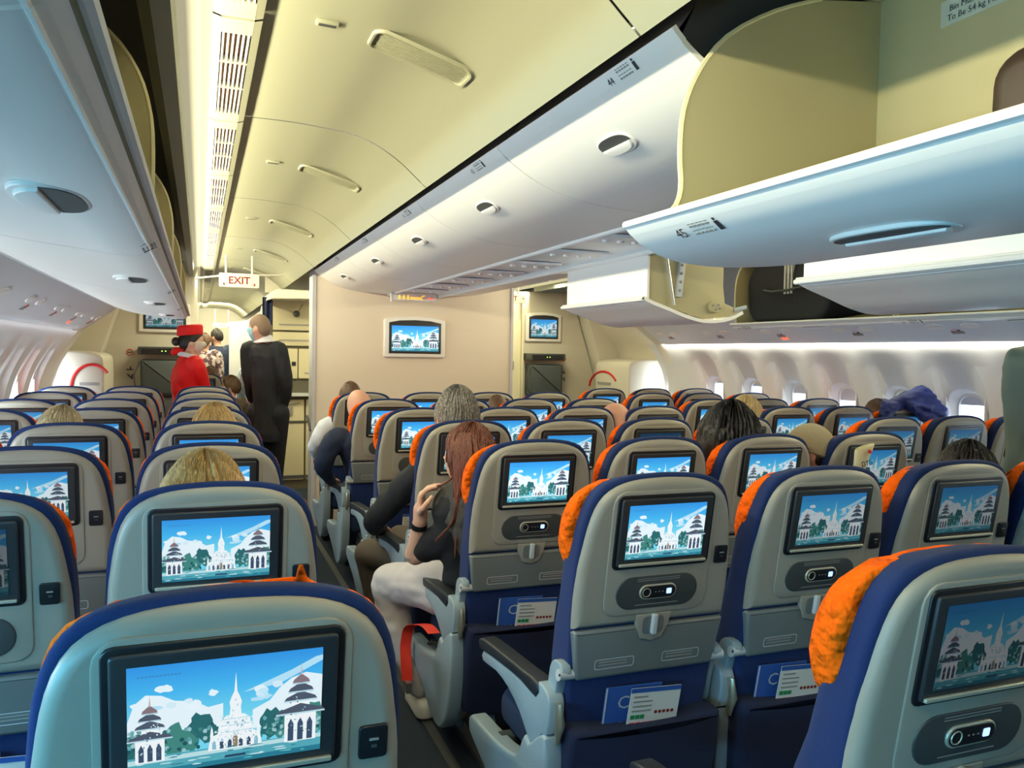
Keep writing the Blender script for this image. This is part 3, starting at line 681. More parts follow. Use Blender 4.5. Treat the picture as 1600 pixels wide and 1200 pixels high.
q = MB(gl); q.box(.68, 2.75, 8.62, 9.0, .98, 1.01); q.build('counter', M['light'], g, smooth=0)
for k in range(6):
    q = MB(gl); x0 = .70+k*.34; q.slab(rrect(x0, x0+.32, .10, .94, .01, 2), 8.70, 8.74, .004, 0, gm); d = q.build('galley_cart', gm, g)
    q = MB(gl); q.box(x0+.12, x0+.20, 8.685, 8.70, .78, .87, M['steel']); q.tube([gl_p for gl_p in [(x0+.05, 8.69, .91), (x0+.16, 8.675, .895), (x0+.27, 8.69, .91)]], .006, M['steel']); q.build('cart_latch', M['steel'], d)
    if k < 2: 
        q = MB(gl); q.box(x0, x0+.32, 8.69, 8.70, .70, .72, M['greydark']); q.box(x0, x0+.32, 8.69, 8.70, .12, .15, M['greydark']); q.build('cart_trim', M['greydark'], d, smooth=0)
q = MB(gl); q.ball((.93, 8.66, 1.83), (.035, .02, .035), M['greydark'], 10, 6); q.tube([(.93, 8.66, 1.83), (.99, 8.62, 1.93)], .004, M['greydark']); q.build('extension_lamp', M['greydark'], g)
b = MB(); b.slab([(.60, 1.93), (.66, 1.95), (.98, 1.96), (2.6, 1.96), (2.6, 2.05), (.70, 2.05), (.62, 2.0)], 8.25, 8.70, .015, .01, M['cream']); tag(b.build('galley_canopy', M['cream']), 'cream canopy over the galley front left of the bulkhead', 'canopy')
b = MB(); b.box(.62, 2.9, 8.70, 8.72, 2.04, 2.42); structure(b.build('trim_17', M['cream'], smooth=0))
b = MB()
pts = [(.57+.012*k, 8.32+.02*math.sin(k*1.6)) for k in range(9)]
b.prof([(x, y) for x, y in pts], 0, 1) ; b.v = [(v[0], v[2], 1.70+.27*v[1]) for v in b.v]; tag(b.build('curtain', M['navy']), 'short gathered navy curtain hanging at the left edge of the galley', 'curtain')

# ---------------------------------------------------------------- wallpaper photograph shown on every screen
def wallpaper():
    V, F, C = [], [], []; Wd = 1.56; lay = [0]
    def poly(pts, col, grad=None):
        o = len(V); y = -lay[0]*.00012; V.extend((p[0]/Wd-.5, y, p[1]-.5) for p in pts); F.append(tuple(range(o, o+len(pts)))); C.append([col]*len(pts) if not grad else [tuple(col[i]+(grad[i]-col[i])*p[1] for i in range(3)) for p in pts])
    def L(): lay[0] += 1
    rr = random.Random(3)
    def blob(cx, cy, rx, ry, col, n=16, j=.25):
        poly([(min(Wd, max(0, cx+rx*math.cos(t)*(1+rr.uniform(-j, j)))), max(0, cy+ry*math.sin(t)*(1+rr.uniform(-j, j)))) for t in [2*math.pi*k/n for k in range(n)]], col)
    sky0, sky1, sky2 = (.16, .62, .80), (.055, .43, .80), (.03, .27, .72)
    for z0, z1, c0, c1 in ((0, .45, sky0, sky0), (.45, .75, sky0, sky1), (.75, 1, sky1, sky2)):
        o = len(V); V.extend([(-.5, 0, z0-.5), (.5, 0, z0-.5), (.5, 0, z1-.5), (-.5, 0, z1-.5)]); F.append((o, o+1, o+2, o+3)); C.append([c0, c0, c1, c1])
    cl, cl2 = (.72, .84, .90), (.42, .70, .86)
    L()
    poly([(.0, .50), (.05, .66), (.14, .74), (.26, .72), (.36, .66), (.52, .63), (.62, .56), (.74, .58), (.74, .3), (0, .3)], cl)
    poly([(.98, .3), (.98, .48), (1.12, .55), (1.2, .66), (1.3, .74), (1.42, .78), (1.56, .74), (1.56, .3)], cl)
    poly([(.9, .66), (1.1, .74), (1.3, .82), (1.5, .92), (1.56, .93), (1.56, .88), (1.4, .80), (1.2, .70)], cl2)
    blob(.28, .78, .07, .035, cl); L()
    tr = (.022, .13, .14); tr2 = (.05, .22, .19); tr3 = (.015, .08, .10)
    for cx, cy, rx, ry in ((.36, .30, .10, .14), (.47, .27, .07, .11), (.56, .40, .10, .11), (.63, .31, .08, .1), (1.13, .34, .10, .13), (1.22, .30, .08, .12), (.05, .2, .1, .12), (1.5, .32, .1, .16)):
        blob(cx, cy, rx, ry, tr2 if rr.random() < .4 else tr)
    L()
    for _ in range(150):
        cx = rr.choice((rr.uniform(.28, .70), rr.uniform(1.05, 1.3), rr.uniform(0, .12), rr.uniform(1.42, 1.54))); blob(cx, rr.uniform(.18, .42), .018, .02, rr.choice((tr, tr2, tr3, (.12, .36, .38), (.30, .52, .56))), 7)
    L()
    wh, w2, w3, dk = (.80, .86, .88), (.46, .66, .76), (.24, .46, .58), (.04, .07, .13)
    poly([(0, 0), (1.56, 0), (1.56, .17), (0, .17)], (.08, .36, .44)); L()
    poly([(0, .105), (1.56, .125), (1.56, .165), (0, .15)], (.45, .68, .72)); poly([(0, .0), (1.56, .0), (1.56, .05), (0, .04)], (.02, .18, .26)); L()
    # centre temple: stepped base, wings, drum, bell and spire
    T = .84
    poly([(T-.22, .14), (T+.22, .14), (T+.20, .27), (T+.13, .30), (T+.12, .42), (T+.07, .46), (T-.07, .46), (T-.12, .42), (T-.13, .30), (T-.20, .27)], wh)
    poly([(T-.05, .44), (T+.05, .44), (T+.042, .53), (T+.05, .58), (T+.03, .64), (T+.012, .68), (T, .86), (T-.012, .68), (T-.03, .64), (T-.05, .58), (T-.042, .53)], wh)
    for dx in (-.19, -.13, .13, .19): poly([(T+dx-.014, .27), (T+dx+.014, .27), (T+dx+.008, .34), (T+dx, .42-.25*abs(dx)), (T+dx-.008, .34)], wh)
    L()
    for dx in (-.17, -.11, -.045, .045, .11, .17): poly([(T+dx-.016, .15), (T+dx+.016, .15), (T+dx+.016, .21), (T+dx, .235), (T+dx-.016, .21)], dk if abs(dx) < .16 else w3)
    poly([(T-.02, .15), (T+.02, .15), (T+.02, .24), (T, .28), (T-.02, .24)], (.25, .20, .12))
    for z in (.30, .36, .42): poly([(T-.12, z), (T+.12, z), (T+.12, z+.008), (T-.12, z+.008)], w2)
    for dx in (-.06, 0, .06): blob(T+dx, .39, .012, .014, w3, 8, 0)
    for dx, z in ((-.02, .5), (.015, .55), (0, .6)): blob(T+dx, z, .008, .012, w2, 8, 0)
    L()
    for _ in range(150):
        dx, z = rr.uniform(-.2, .2), rr.uniform(.16, .46)
        if abs(dx) < .22-.3*(z-.14): blob(T+dx, z, rr.uniform(.004, .008), rr.uniform(.004, .012), rr.choice((w2, w3, (.60, .72, .78), (.9, .93, .95))), 6, .2)
    for _ in range(40): blob(rr.uniform(.05, 1.5), rr.uniform(.02, .16), rr.uniform(.02, .06), .006, rr.choice(((.10, .42, .46), (.55, .75, .78), (.03, .2, .25))), 8, .3)
    for cx, cy in [(rr.uniform(.04, .66), rr.uniform(.56, .72)) for _ in range(12)]+[(rr.uniform(1.0, 1.5), .50+rr.uniform(-.02, .26)) for _ in range(12)]: blob(cx, min(cy, .62+.1*rr.random()), rr.uniform(.03, .06), rr.uniform(.02, .04), rr.choice((cl, cl, (.60, .78, .87), cl2)), 10, .25)
    # the two tiered pagodas
    for P, s in ((.17, 1.12), (1.38, 1.34)):
        lay[0] += 1
        poly([(P-.10*s, .12), (P+.10*s, .12), (P+.10*s, .30*s), (P-.10*s, .30*s)], wh)
        poly([(P-.06*s, .30*s), (P+.06*s, .30*s), (P+.05*s, .50*s), (P-.05*s, .50*s)], wh); L()
        for z, wv in ((.30, .155), (.39, .105), (.455, .08), (.515, .055)):
            poly([(P-wv*s, z*s), (P+wv*s, z*s), (P+wv*.86*s, (z+.022)*s), (P, (z+.065)*s), (P-wv*.86*s, (z+.022)*s)], (.07, .09, .13) if z < .5 else (.22, .16, .18))
            poly([(P-wv*s, (z-.012)*s), (P+wv*s, (z-.012)*s), (P+wv*s, z*s), (P-wv*s, z*s)], w2)
        L(); poly([(P-.008, .57*s), (P+.008, .57*s), (P, .66*s)], (.5, .42, .36)); [blob(P+rr.uniform(-.09, .09)*s, rr.uniform(.14, .42)*s, .007, .007, rr.choice((w2, w3, wh, dk)), 6, .3) for _ in range(34)]
        for dx in (-.06, 0, .06): poly([(P+(dx-.018)*s, .13), (P+(dx+.018)*s, .13), (P+(dx+.018)*s, .22*s), (P+dx*s, .26*s), (P+(dx-.018)*s, .22*s)], dk)
        lay[0] -= 1
    L(); lay[0] += 1
    for k in range(12): poly([(.08+.028*k, .905), (.10+.028*k, .905), (.10+.028*k, .918), (.08+.028*k, .918)], (.04, .22, .50))
    poly([(.75, .06), (.93, .06), (.92, .085), (.76, .085)], (.02, .06, .12))
    me = bpy.data.meshes.new('wallpaper'); me.from_pydata(V, [], F); me.materials.append(M['screen'])
    ca = me.color_attributes.new('Col', 'FLOAT_COLOR', 'CORNER'); k = 0
    for c in C:
        for q in c: ca.data[k].color = (*q, 1); k += 1
    me.update(); return me
WALL = wallpaper()
def display(name, parent, loc, sx, sz, glow, rot=None):
    o = link(name, WALL, parent); o.location = loc; o.scale = (sx, 1, sz); o['glow'] = glow
    if rot: o.rotation_euler = rot
    return o

# ---------------------------------------------------------------- wall televisions and signs
def tv(x0, x1, z0, z1, y, label, glow=1.0):
    r = empty('wall_television', ((x0+x1)/2, y, (z0+z1)/2)); tag(r, label, 'television'); w2, h2 = (x1-x0)/2, (z1-z0)/2
    top = [(w2-.01, h2-.02), (w2*.6, h2-.003), (0, h2+.008), (-w2*.6, h2-.003), (-w2+.01, h2-.02)]
    q = MB(); q.slab([(-w2+.01, -h2), (w2-.01, -h2), (w2, -h2+.01), (w2, h2-.03)]+top+[(-w2, h2-.03), (-w2, -h2+.01)], -.035, 0, .010, 0, M['fascia']); q.build('casing', M['cream'], r)
    q = MB(); i = .04; q.slab([(-w2+i, -h2+i*.8), (w2-i, -h2+i*.8), (w2-i, h2-i-.01), (w2*.5, h2-i+.008), (0, h2-i+.014), (-w2*.5, h2-i+.008), (-w2+i, h2-i-.01)], -.040, -.03, .002, 0, M['bezel']); q.build('bezel', M['bezel'], r)
    display('display', r, (0, -.0415, -.012), (w2-i-.022)*2, (h2-i-.014)*2-.02, glow)
tv(1.445, 1.977, 1.412, 1.755, 6.80, 'cream framed television on the beige bulkhead in the middle of the photo', 1.15)
tv(3.408, 3.845, 1.600, 1.925, 8.50, 'cream framed television on the partition right of the bulkhead', .8)
tv(-.542, -.085, 1.602, 1.90, 8.50, 'television on the left partition, half hidden behind the bins above the woman in red', .45)
def hang_sign(name, label, x0, x1, z0, z1, y, txt, arms, arrows):
    r = empty(name, ((x0+x1)/2, y, (z0+z1)/2)); tag(r, label, 'exit sign'); w2, h2 = (x1-x0)/2, (z1-z0)/2
    q = MB(); q.slab(rrect(-w2, w2, -h2, h2, .012, 3), -.014, .014, .004, .004, M['sign']); q.build('sign_box', M['sign'], r)
    q = MB(); s = h2*1.45; text_into(q, txt, s, 0, -s*.33, M['exitred'], y=-.0155, align='CENTER', bold=.02)
    for sx in arrows:
        xa = sx*(w2-.03); q.box(min(xa, xa-sx*.028), max(xa, xa-sx*.028), -.0155, -.014, -h2*.55-.002 if len(arrows) > 1 else -.002, -h2*.55+.002 if len(arrows) > 1 else .002, M['exitred'])
        zc = -h2*.55 if len(arrows) > 1 else 0
        for d in (-1, 1): q.tube([(xa, -.0155, zc), (xa-sx*.013, -.0155, zc+d*.012)], .003, M['exitred'], 4)
    q.build('sign_lettering', M['exitred'], r, smooth=0)
    q = MB(); [q.tube([(a[0], 0, a[1]), (c[0], 0, c[1])], .008) for a, c in arms]; q.build('sign_arm', M['cream'], r)
hang_sign('exit_sign', 'hanging EXIT sign with two arrows over the left aisle', .14, .446, 1.950, 2.062, 6.9, 'EXIT', [((-.15, .03), (-.33, 0)), ((-.33, 0), (-.345, -.05)), ((.15, .05), (.34, .06)), ((-.1, .05), (-.1, .2)), ((.1, .05), (.1, .2))], (-1, 1))
hang_sign('exit_sign', 'small EXIT sign with one arrow right of the bulkhead over the right aisle', 2.72, 3.06, 1.965, 2.055, 7.6, 'EXIT', [((-.1, .04), (-.1, .2)), ((.08, .04), (.08, .2))], (1,))
hang_sign('exit_sign', 'far small EXIT sign in the forward cabin over the left aisle', .19, .45, 1.785, 1.855, 13.6, 'EXIT', [((-.1, .04), (-.1, .25)), ((.1, .04), (.1, .25))], (-1, 1))
r = empty('lavatory_sign', (1.64, 6.55, 1.905)); tag(r, 'lit lavatory and passenger pictogram sign under the bins at the bulkhead', 'lavatory sign')
q = MB(); q.slab(rrect(-.19, .19, -.025, .035, .006, 2), -.01, .01, .003, .003, M['psu']); q.box(-.192, -.182, -.015, .015, -.04, .035, M['fascia']); q.build('sign_box', M['psu'], r)
q = MB()
for x in (-.12, -.085, -.05): q.ball((x, -.012, .012), (.007, .002, .007), M['amber'], 8, 6); q.slab(superel(x, -.006, .009, .014, 2.4, 12), -.0125, -.01, 0, 0, M['amber'])
q.tube([(-.03, -.012, .0), (.06, -.012, -.002), (.075, -.012, .014), (.09, -.012, .016)], .004, M['amber'], 5); q.tube([(-.03, -.012, -.012), (.07, -.012, -.014)], .003, M['amber'], 5); q.build('pictograms', M['amber'], r, smooth=0)
q = MB(); q.tube([(.11, -.012, -.012), (.13, -.012, 0), (.15, -.012, -.012), (.165, -.012, -.002)], .004, M['redlit'], 5); q.build('seatbelt_pictogram', M['redlit'], r, smooth=0)

# ---------------------------------------------------------------- the cabin ahead
b = MB(); b.slab([(.38, 0), (2.8, 0), (2.8, 2.35), (.86, 2.35), (.80, 2.0), (.62, 1.86), (.38, 1.83)], 12.0, 12.06, 0, 0, M['wallp']); structure(b.build('wall_far', M['wallp'], smooth=0))
b = MB(); b.prof([(x, z) for x, z in [(.868, 2.108), (.99, 2.02), (1.15, 1.966), (1.48, 1.94)]], 9.3, 12, th=.01); structure(b.build('trim_18', M['white']))
b = MB(); b.prof([(-.04, 2.2), (-.05, 1.75), (-.3, 1.66), (-1.1, 1.66)], 8.56, 17.4, th=.01); structure(b.build('trim_19', M['cream']))
b = MB(); b.box(-1.15, -1.1, 8.5, 17.4, 0, 1.7); structure(b.build('trim_20', M['wallp'], smooth=0))
for x0, x1 in ((.18, .27), (.50, .56)):
    b = MB(); b.slab(rrect(x0, x1, 1.25 if x0 < .4 else 1.2, 1.74, .01, 2), 14.6, 14.64, .005, .005, M['navy']); tag(b.build('curtain', M['navy']), 'dark curtain far ahead in the forward cabin, %s' % ('left of the opening' if x0 < .4 else 'right of the opening'), 'curtain')
# ================================================================ SEATS
LEAN = .17; ZT = 1.179
def ln(p): return (p[0], p[1]+LEAN*(ZT-p[2]), p[2])
def ss0(a, b, x): t = max(0, min(1, (x-a)/(b-a))); return t*t*(3-2*t)
def build_seat(arm_left, arm_right, legs, name='aircraft_seat'):
    """origin on the floor under the top edge of the back; y points forward"""
    r = empty(name)
    # moulded back shell
    half = [(.213, .795), (.2155, .87), (.213, .95), (.207, 1.0), (.199, 1.05), (.186, 1.095), (.165, 1.128), (.132, 1.150), (.09, 1.162), (.045, 1.1665), (0, 1.168)]
    q = MB(ln); q.slab(sym(half, 2), 0, .05, .022, 0, M['shell'], seg=4); q.build('back_shell', M['shell'], r)
    q = MB(ln); q.slab(rrect(-.145, .145, .822, 1.138, .035, 4), -.0035, .01, .0035, 0, M['shell'], seg=2); q.build('equipment_panel', M['shell'], r)
    # folding table
    q = MB(ln); T = [(-.197, .668), (-.190, .660), (.190, .660), (.197, .668), (.2125, .785), (.208, .791), (-.208, .791), (-.2125, .785)]
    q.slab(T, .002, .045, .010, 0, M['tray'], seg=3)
    for x0, x1 in ((-.15, -.04), (.04, .15)):
        O = rrect(x0, x1, .685, .712, .006, 2); n = len(O); I = inset(O, .0022)
        q.add([(x, .0008, z) for x, z in O]+[(x, .0008, z) for x, z in I], [(k, (k+1) % n, (k+1) % n+n, k+n) for k in range(n)], M['light'])
        for zz in (.694, .702): q.box(x0+.012, x1-.02, .0006, .002, zz, zz+.0025, M['seam'])
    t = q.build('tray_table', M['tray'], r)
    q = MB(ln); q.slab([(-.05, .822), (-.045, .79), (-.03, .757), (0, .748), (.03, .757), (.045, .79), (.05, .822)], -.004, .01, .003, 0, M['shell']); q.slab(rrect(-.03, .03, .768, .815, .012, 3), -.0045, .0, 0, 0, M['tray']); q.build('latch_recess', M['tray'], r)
    q = MB(ln); q.slab(rrect(-.007, .007, .768, .822, .005, 3), -.016, -.002, .003, 0, M['light']); q.build('latch', M['light'], r)
    # screen
    q = MB(ln); B0 = rrect(-.135, .135, .944, 1.129, .014, 3); B1 = inset(B0, .009); n = len(B0)
    q.slab(B0, -.0075, .01, .003, 0, M['black']); q.slab(B1, -.0135, -.006, .004, 0, M['bezel']); s = q.build('screen_bezel', M['black'], r)
    q = MB(ln); q.slab(rrect(-.121, .121, .9535, .9605, .002, 2), -.0185, -.012, .0015, 0, M['bar']); q.build('bezel_bar', M['bar'], s)
    d = display('display', s, (0, LEAN*(ZT-1.037)-.0143, 1.038), .214, .136, 1.0, (-math.atan(LEAN)*-1, 0, 0))
    q = MB(ln); q.slab(rrect(.157, .194, .940, .986, .005, 2), -.005, .01, .002, 0, M['black']); q.box(.170, .182, -.0065, -.004, .966, .969, M['seam']); q.box(.173, .180, -.0065, -.004, .956, .960, M['greydark']); q.build('usb_socket', M['black'], r)
    q = MB(ln); q.slab(rrect(-.115, .115, .838, .922, .0415, 6), -.0065, .004, .003, 0, mat('oval_grey', (.055, .06, .06), .4)); o = q.build('handset_panel', mat('oval_grey', (.055, .06, .06), .4), r)
    q = MB(ln); q.slab(rrect(-.052, .052, .862, .900, .019, 5), -.0105, -.004, .002, 0, M['bar']); q.slab(rrect(-.0485, .0485, .8655, .8965, .0155, 5), -.012, -.009, .001, 0, M['black']); h = q.build('handset', M['black'], o)
    q = MB(ln); q.slab(rrect(.022, .036, .874, .888, .002, 2), -.0127, -.0115, 0, 0, M['ledblue'])
    for x in (-.01, .0, .01): q.box(x, x+.003, -.0125, -.0115, .880, .8825, M['bar'])
    q.tube([(-.034+.011*math.cos(a*math.pi/6), -.0122, .881+.011*math.sin(a*math.pi/6)) for a in range(13)], .0013, M['bar'], 5); q.build('handset_keys', M['bar'], h, smooth=0)
    q = MB(ln)
    for zz in (.910, .915, .848): q.box(-.06, .06, -.0072, -.006, zz, zz+.0016, M['seam'])
    q.build('placard_lines', M['seam'], o, smooth=0)
    # upholstered back with orange headrest cover
    half = [(.190, .40), (.205, .58), (.214, .78), (.218, .93), (.212, 1.03), (.199, 1.095), (.176, 1.138), (.142, 1.161), (.09, 1.173), (.04, 1.177), (0, 1.178)]
    drop = lambda p: ln((p[0], p[1]+.05*ss0(.92, .72, p[2])*max(0, p[1]-.03)/.1, p[2]-max(0, p[1]-.03)*.20*ss0(.9, 1.1, p[2])))
    q = MB(drop); q.slab(sym(half, 2), .018, .115, .014, .035, M['blue'], seg=4); q.build('backrest', M['blue'], r)
    half = [(.10, .933), (.18, .930), (.212, .950), (.228, 1.01), (.224, 1.075), (.206, 1.125), (.168, 1.156), (.10, 1.171), (.05, 1.1745), (0, 1.175)]
    q = MB(drop); q.slab(sym(half, 2), .062, .135, .014, .034, M['orange'], seg=4)
    for i, v in enumerate(q.v):
        k = noise.noise(Vector((v[0]*22, v[1]*22, v[2]*22)))*.004; q.v[i] = (v[0]*(1+k*2.5), v[1]+k, v[2]+k)
    q.build('headrest_cover', M['orange'], r)
    q = MB(ln); q.slab([(-.195, .25), (.195, .25), (.21, .66), (-.21, .66)], .03, .06, .01, 0, M['blue']); q.build('lower_back_cover', M['blue'], r)
    # pocket
    q = MB(ln); P = catmull([(-.195, .545), (-.10, .535), (0, .531), (.10, .533), (.195, .545), (.217, .52), (.215, .36), (.20, .24), (.10, .215), (-.10, .215), (-.20, .24), (-.215, .36), (-.217, .52)], 3, True)
    q.slab(P, -.045, .035, .018, .01, M['navy'], seg=3); q.build('seat_pocket', M['navy'], r)
    # cushion
    q = MB(); q.slab(rrect(-.212, .212, .345, .465, .045, 4), .14, .60, .03, .05, M['cush'], seg=4); q.build('seat_cushion', M['cush'], r)
    # bracket hooks
    for sx in (-1, 1):
        q = MB(ln); C = catmull([(-.035, .700), (.0, .703), (.018, .69), (.020, .672), (.0, .662), (-.004, .655), (-.010, .60), (-.012, .54), (-.03, .52), (-.05, .54), (-.055, .62), (-.053, .675)], 2, True)
        q.slab([(.03-y, z) for y, z in C], sx*.205-.0, sx*.232, .004, .004, M['armgrey'], ax='x'); k = q.build('hinge_bracket', M['armgrey'], r)
        q = MB(ln); q.tube([(sx*.236, .022, .676), (sx*.15, .022, .672)], [.0155, .012], M['light'], 12); q.ball((sx*.237, .012, .680), (.002, .004, .004), M['black'], 8, 5); q.build('hinge_tube', M['light'], k)
    def arm(x, full):
        a = tag(empty('armrest', (x, 0, 0)), None); a.parent = r
        w = .026
        q = MB(); q.slab(catmull([(.185, .628), (.30, .622), (.45, .612), (.60, .600), (.648, .586), (.640, .560), (.60, .563), (.45, .580), (.30, .590), (.20, .585)], 2, True), -w, w, .008, .008, M['pad'], ax='x'); q.build('arm_pad', M['pad'], a)
        q = MB(); q.slab(catmull([(.12, .600), (.14, .624), (.19, .630), (.205, .590), (.35, .586), (.50, .573), (.615, .560), (.615, .528), (.50, .540), (.40, .530), (.315, .500), (.262, .465), (.225, .455), (.185, .480), (.165, .505), (.13, .52)], 2, True), -w+.004, w-.004, .006, .006, M['armgrey'], ax='x'); q.build('arm_body', M['armgrey'], a)
        q = MB(); q.tube([(0, .116, .505), (0, .098, .555), (0, .108, .604)], [(.013, .006), (.014, .012), (.013, .006)], M['brass'], 10); q.build('joint_cover', M['brass'], a)
        if full:
            q = MB(); E = catmull([(.125, .512), (.17, .500), (.20, .478), (.235, .452), (.262, .462), (.285, .430), (.315, .385), (.35, .372), (.45, .350), (.60, .335), (.70, .328), (.722, .300), (.712, .272), (.66, .252), (.55, .220), (.45, .185), (.38, .150), (.31, .135), (.24, .145), (.18, .20), (.145, .28), (.12, .40)], 2, True)
            q.slab(E, -w-.004, w-.002, .010, .008, M['armgrey'], ax='x'); q.build('end_panel', M['armgrey'], a)
        else:
            q = MB(); q.slab([(.13, .515), (.20, .48), (.235, .455), (.24, .34), (.14, .34)], -.02, .02, .005, .005, M['armgrey'], ax='x'); q.build('arm_post', M['armgrey'], a)
    if arm_left: arm(-.232, arm_left == 2)
    if arm_right: arm(.232, arm_right == 2)
    if legs:
        for sx in (-.10, .12):
            q = MB(); q.box(sx-.018, sx+.018, .17, .60, .30, .335, M['greydark']); q.tube([(sx, .22, .32), (sx, .09, .02)], .016, M['armgrey'], 8); q.tube([(sx, .55, .32), (sx, .50, .02)], .014, M['armgrey'], 8)
            q.tube([(sx, .50, .04), (sx, .22, .28)], .010, M['steel'], 8); q.box(sx-.02, sx+.02, .05, .56, .0, .022, M['steel']); q.build('seat_leg', M['armgrey'], r)
        q = MB(); q.tube([(-.22, .60, .20), (-.22, .67, .075), (-.215, .69, .07), (.2, .69, .07), (.215, .67, .075), (.22, .60, .20)], .008, M['steel'], 8); q.tube([(-.22, .42, .25), (-.22, .60, .20)], .008, M['steel'], 8); q.build('baggage_bar', M['steel'], r)
        q = MB(); q.tube([(-.23, .22, .33), (.23, .22, .33)], .02, M['greydark'], 10); q.tube([(-.23, .52, .33), (.23, .52, .33)], .02, M['greydark'], 10); q.build('cross_beam', M['greydark'], r)
    return r
def setglow(o, g):
    for ch in o.children:
        if ch.name.startswith('display'): ch['glow'] = g
        setglow(ch, g)
ROWW = ['first', 'second', 'third', 'fourth', 'fifth', 'sixth', 'seventh', 'eighth']
PX, PD, CXX, CD, RX, RD, PITCHD, SP = .035, 1.022, 1.060, .90, 3.262, 3.09, .777, .46
specs = []
SHIFT = {(0, 0): .062, (2, 0): -.012, (1, 0): -.004, (1, 1): .04, (1, 2): .068, (1, 3): .09, (2, 2): .01, (2, 3): .04}
for k in range(8):
    for c, nm in ((0, 'aisle'), (-1, 'middle'), (-2, 'window')):
        if c == -2 and k < 3: continue
        if c == -1 and k < 1: continue
        specs.append(('left block', nm, k, PX+SP*c+(-.03 if c == -1 else 0)+(-.003 if k == 0 else 0), PD+PITCHD*k-(.045 if k == 0 else 0), 2 if c == -2 else 1, 2 if c == 0 else 0, c == 0))
for k in range(7):
    for c, nm in enumerate(('left aisle', 'inner left', 'inner right', 'right aisle')):
        if k == 0 and c > 0: continue
        specs.append(('centre block', nm, k, CXX+SP*c+SHIFT.get((k, c), 0), CD+PITCHD*k-(.04 if k == 0 else 0), 2 if c == 0 else 1, 2 if c == 3 else 0, c in (0, 3)))
for k in range(5):
    for c, nm in enumerate(('aisle', 'middle', 'window')):
        specs.append(('right block', nm, k, RX+SP*c, RD+PITCHD*k, 2 if c == 0 else 1, 2 if c == 2 else 0, c == 0))
NOTE = {('left block', 'aisle', 0): 'nearest of all, big lit screen at the bottom left corner', ('left block', 'aisle', 1): 'orange cloth end before its screen, directly behind the nearest seat',
        ('left block', 'aisle', 3): 'blond hair showing over its top in the left block', ('left block', 'middle', 3): 'ash blond hair showing over its top',
        ('centre block', 'left aisle', 0): 'cut by the bottom right corner, dim screen, big orange cover', ('centre block', 'left aisle', 1): 'largest whole one, lit screen, white leaflet in its pocket',
        ('centre block', 'left aisle', 2): 'the woman with long auburn hair leans out of it', ('centre block', 'left aisle', 3): 'the grey haired man shows over its top',
        ('centre block', 'left aisle', 5): 'the bald man in a navy suit leans out of it', ('centre block', 'left aisle', 6): 'brown hair over its top, beside the bulkhead edge',
        ('centre block', 'right aisle', 2): 'a cream paper cone stands against its screen', ('centre block', 'inner right', 1): 'dark hair over its top, dim screen, at the right',
        ('right block', 'window', 1): 'a blue jacket thrown over its top'}
protos = {}; SEAT = {}
for blk, nm, k, x, y, al, ar, lg in specs:
    key = (al, ar, lg)
    far = y > 3.9
    if key not in protos:
        o = build_seat(al, ar, lg); protos[key] = o
    else:
        o = copy_tree(protos[key], skip=('seat_leg', 'baggage_bar', 'cross_beam', 'seat_pocket', 'placard_lines', 'latch_recess', 'handset_keys', 'lower_back_cover') if far else ())
    o.location = (x, y, 0)
    if blk == 'left block':
        for ch in o.children:
            if ch.name.startswith('headrest_cover'): ch.scale = (.93, .96, 1.0)
    note = NOTE.get((blk, nm, k), '')
    lab = 'grey backed seat, ' + (note if note else '%s column of the %s, %s row ahead' % (nm, blk, ROWW[k]))
    tag(o, lab, 'airplane seat', 'seats of the ' + blk)
    ang = abs(math.atan2(x, y)); g = 1.1*max(.16, math.cos(min(1.5, ang*1.25))**1.6)
    if blk == 'left block': g = {0: .9, -1: .72, -2: .68}[round((x-PX)/SP)]
    if (blk, nm, k) in (('centre block', 'left aisle', 0),): g = .13
    if blk == 'centre block' and k == 1: g = {0: .95, 1: .42, 2: .20, 3: .15}[round((x-CXX)/SP)]
    if blk == 'centre block' and k == 2: g = {0: 1.1, 1: .95, 2: .72, 3: .42}[round((x-CXX)/SP)]
    if blk == 'right block': g = {0: .85, 1: .6, 2: .45}[round((x-RX)/SP)]*(.35 if k == 0 else .75 if k == 1 else 1)
    if (blk, nm, k) in (('left block', 'middle', 1),): g = .12
    if (blk, nm, k) in (('centre block', 'inner right', 3), ('centre block', 'right aisle', 4)): g = .10
    setglow(o, g)
    SEAT[(blk, nm, k)] = o
# rows of the cabin ahead
for i, (x, y, lab) in enumerate(((.03, 9.6, 'grey backed seat just ahead of the woman in red in the forward cabin, left block'), (-.43, 9.6, 'grey backed seat beside it in the forward cabin, second from the aisle'),
                                 (.03, 10.5, 'grey backed seat one row further in the forward cabin, left block'))):
    o = copy_tree(protos[(1, 2, True)], skip=('seat_leg', 'baggage_bar', 'cross_beam', 'seat_pocket', 'placard_lines', 'handset_keys', 'latch_recess')); o.location = (x, y, 0); tag(o, lab, 'airplane seat', 'seats of the forward cabin'); setglow(o, .05)
for i in range(4):
    r = empty('striped_seat', (.70, 9.62+.55*i, .07)); tag(r, 'blue and white striped seat side in the forward cabin, number %d from the galley' % (i+1), 'airplane seat', 'striped seats of the forward cabin')
    q = MB(ln); q.slab(sym([(.2, .3), (.24, .8), (.24, 1.0), (.2, 1.13), (.1, 1.18), (0, 1.18)], 3), 0, .16, .03, .03, M['stripe']); q.build('backrest', M['stripe'], r)
    q = MB(); q.slab(rrect(-.23, .23, .33, .46, .04, 3), .1, .45, .03, .03, M['stripe']); q.build('seat_cushion', M['stripe'], r)

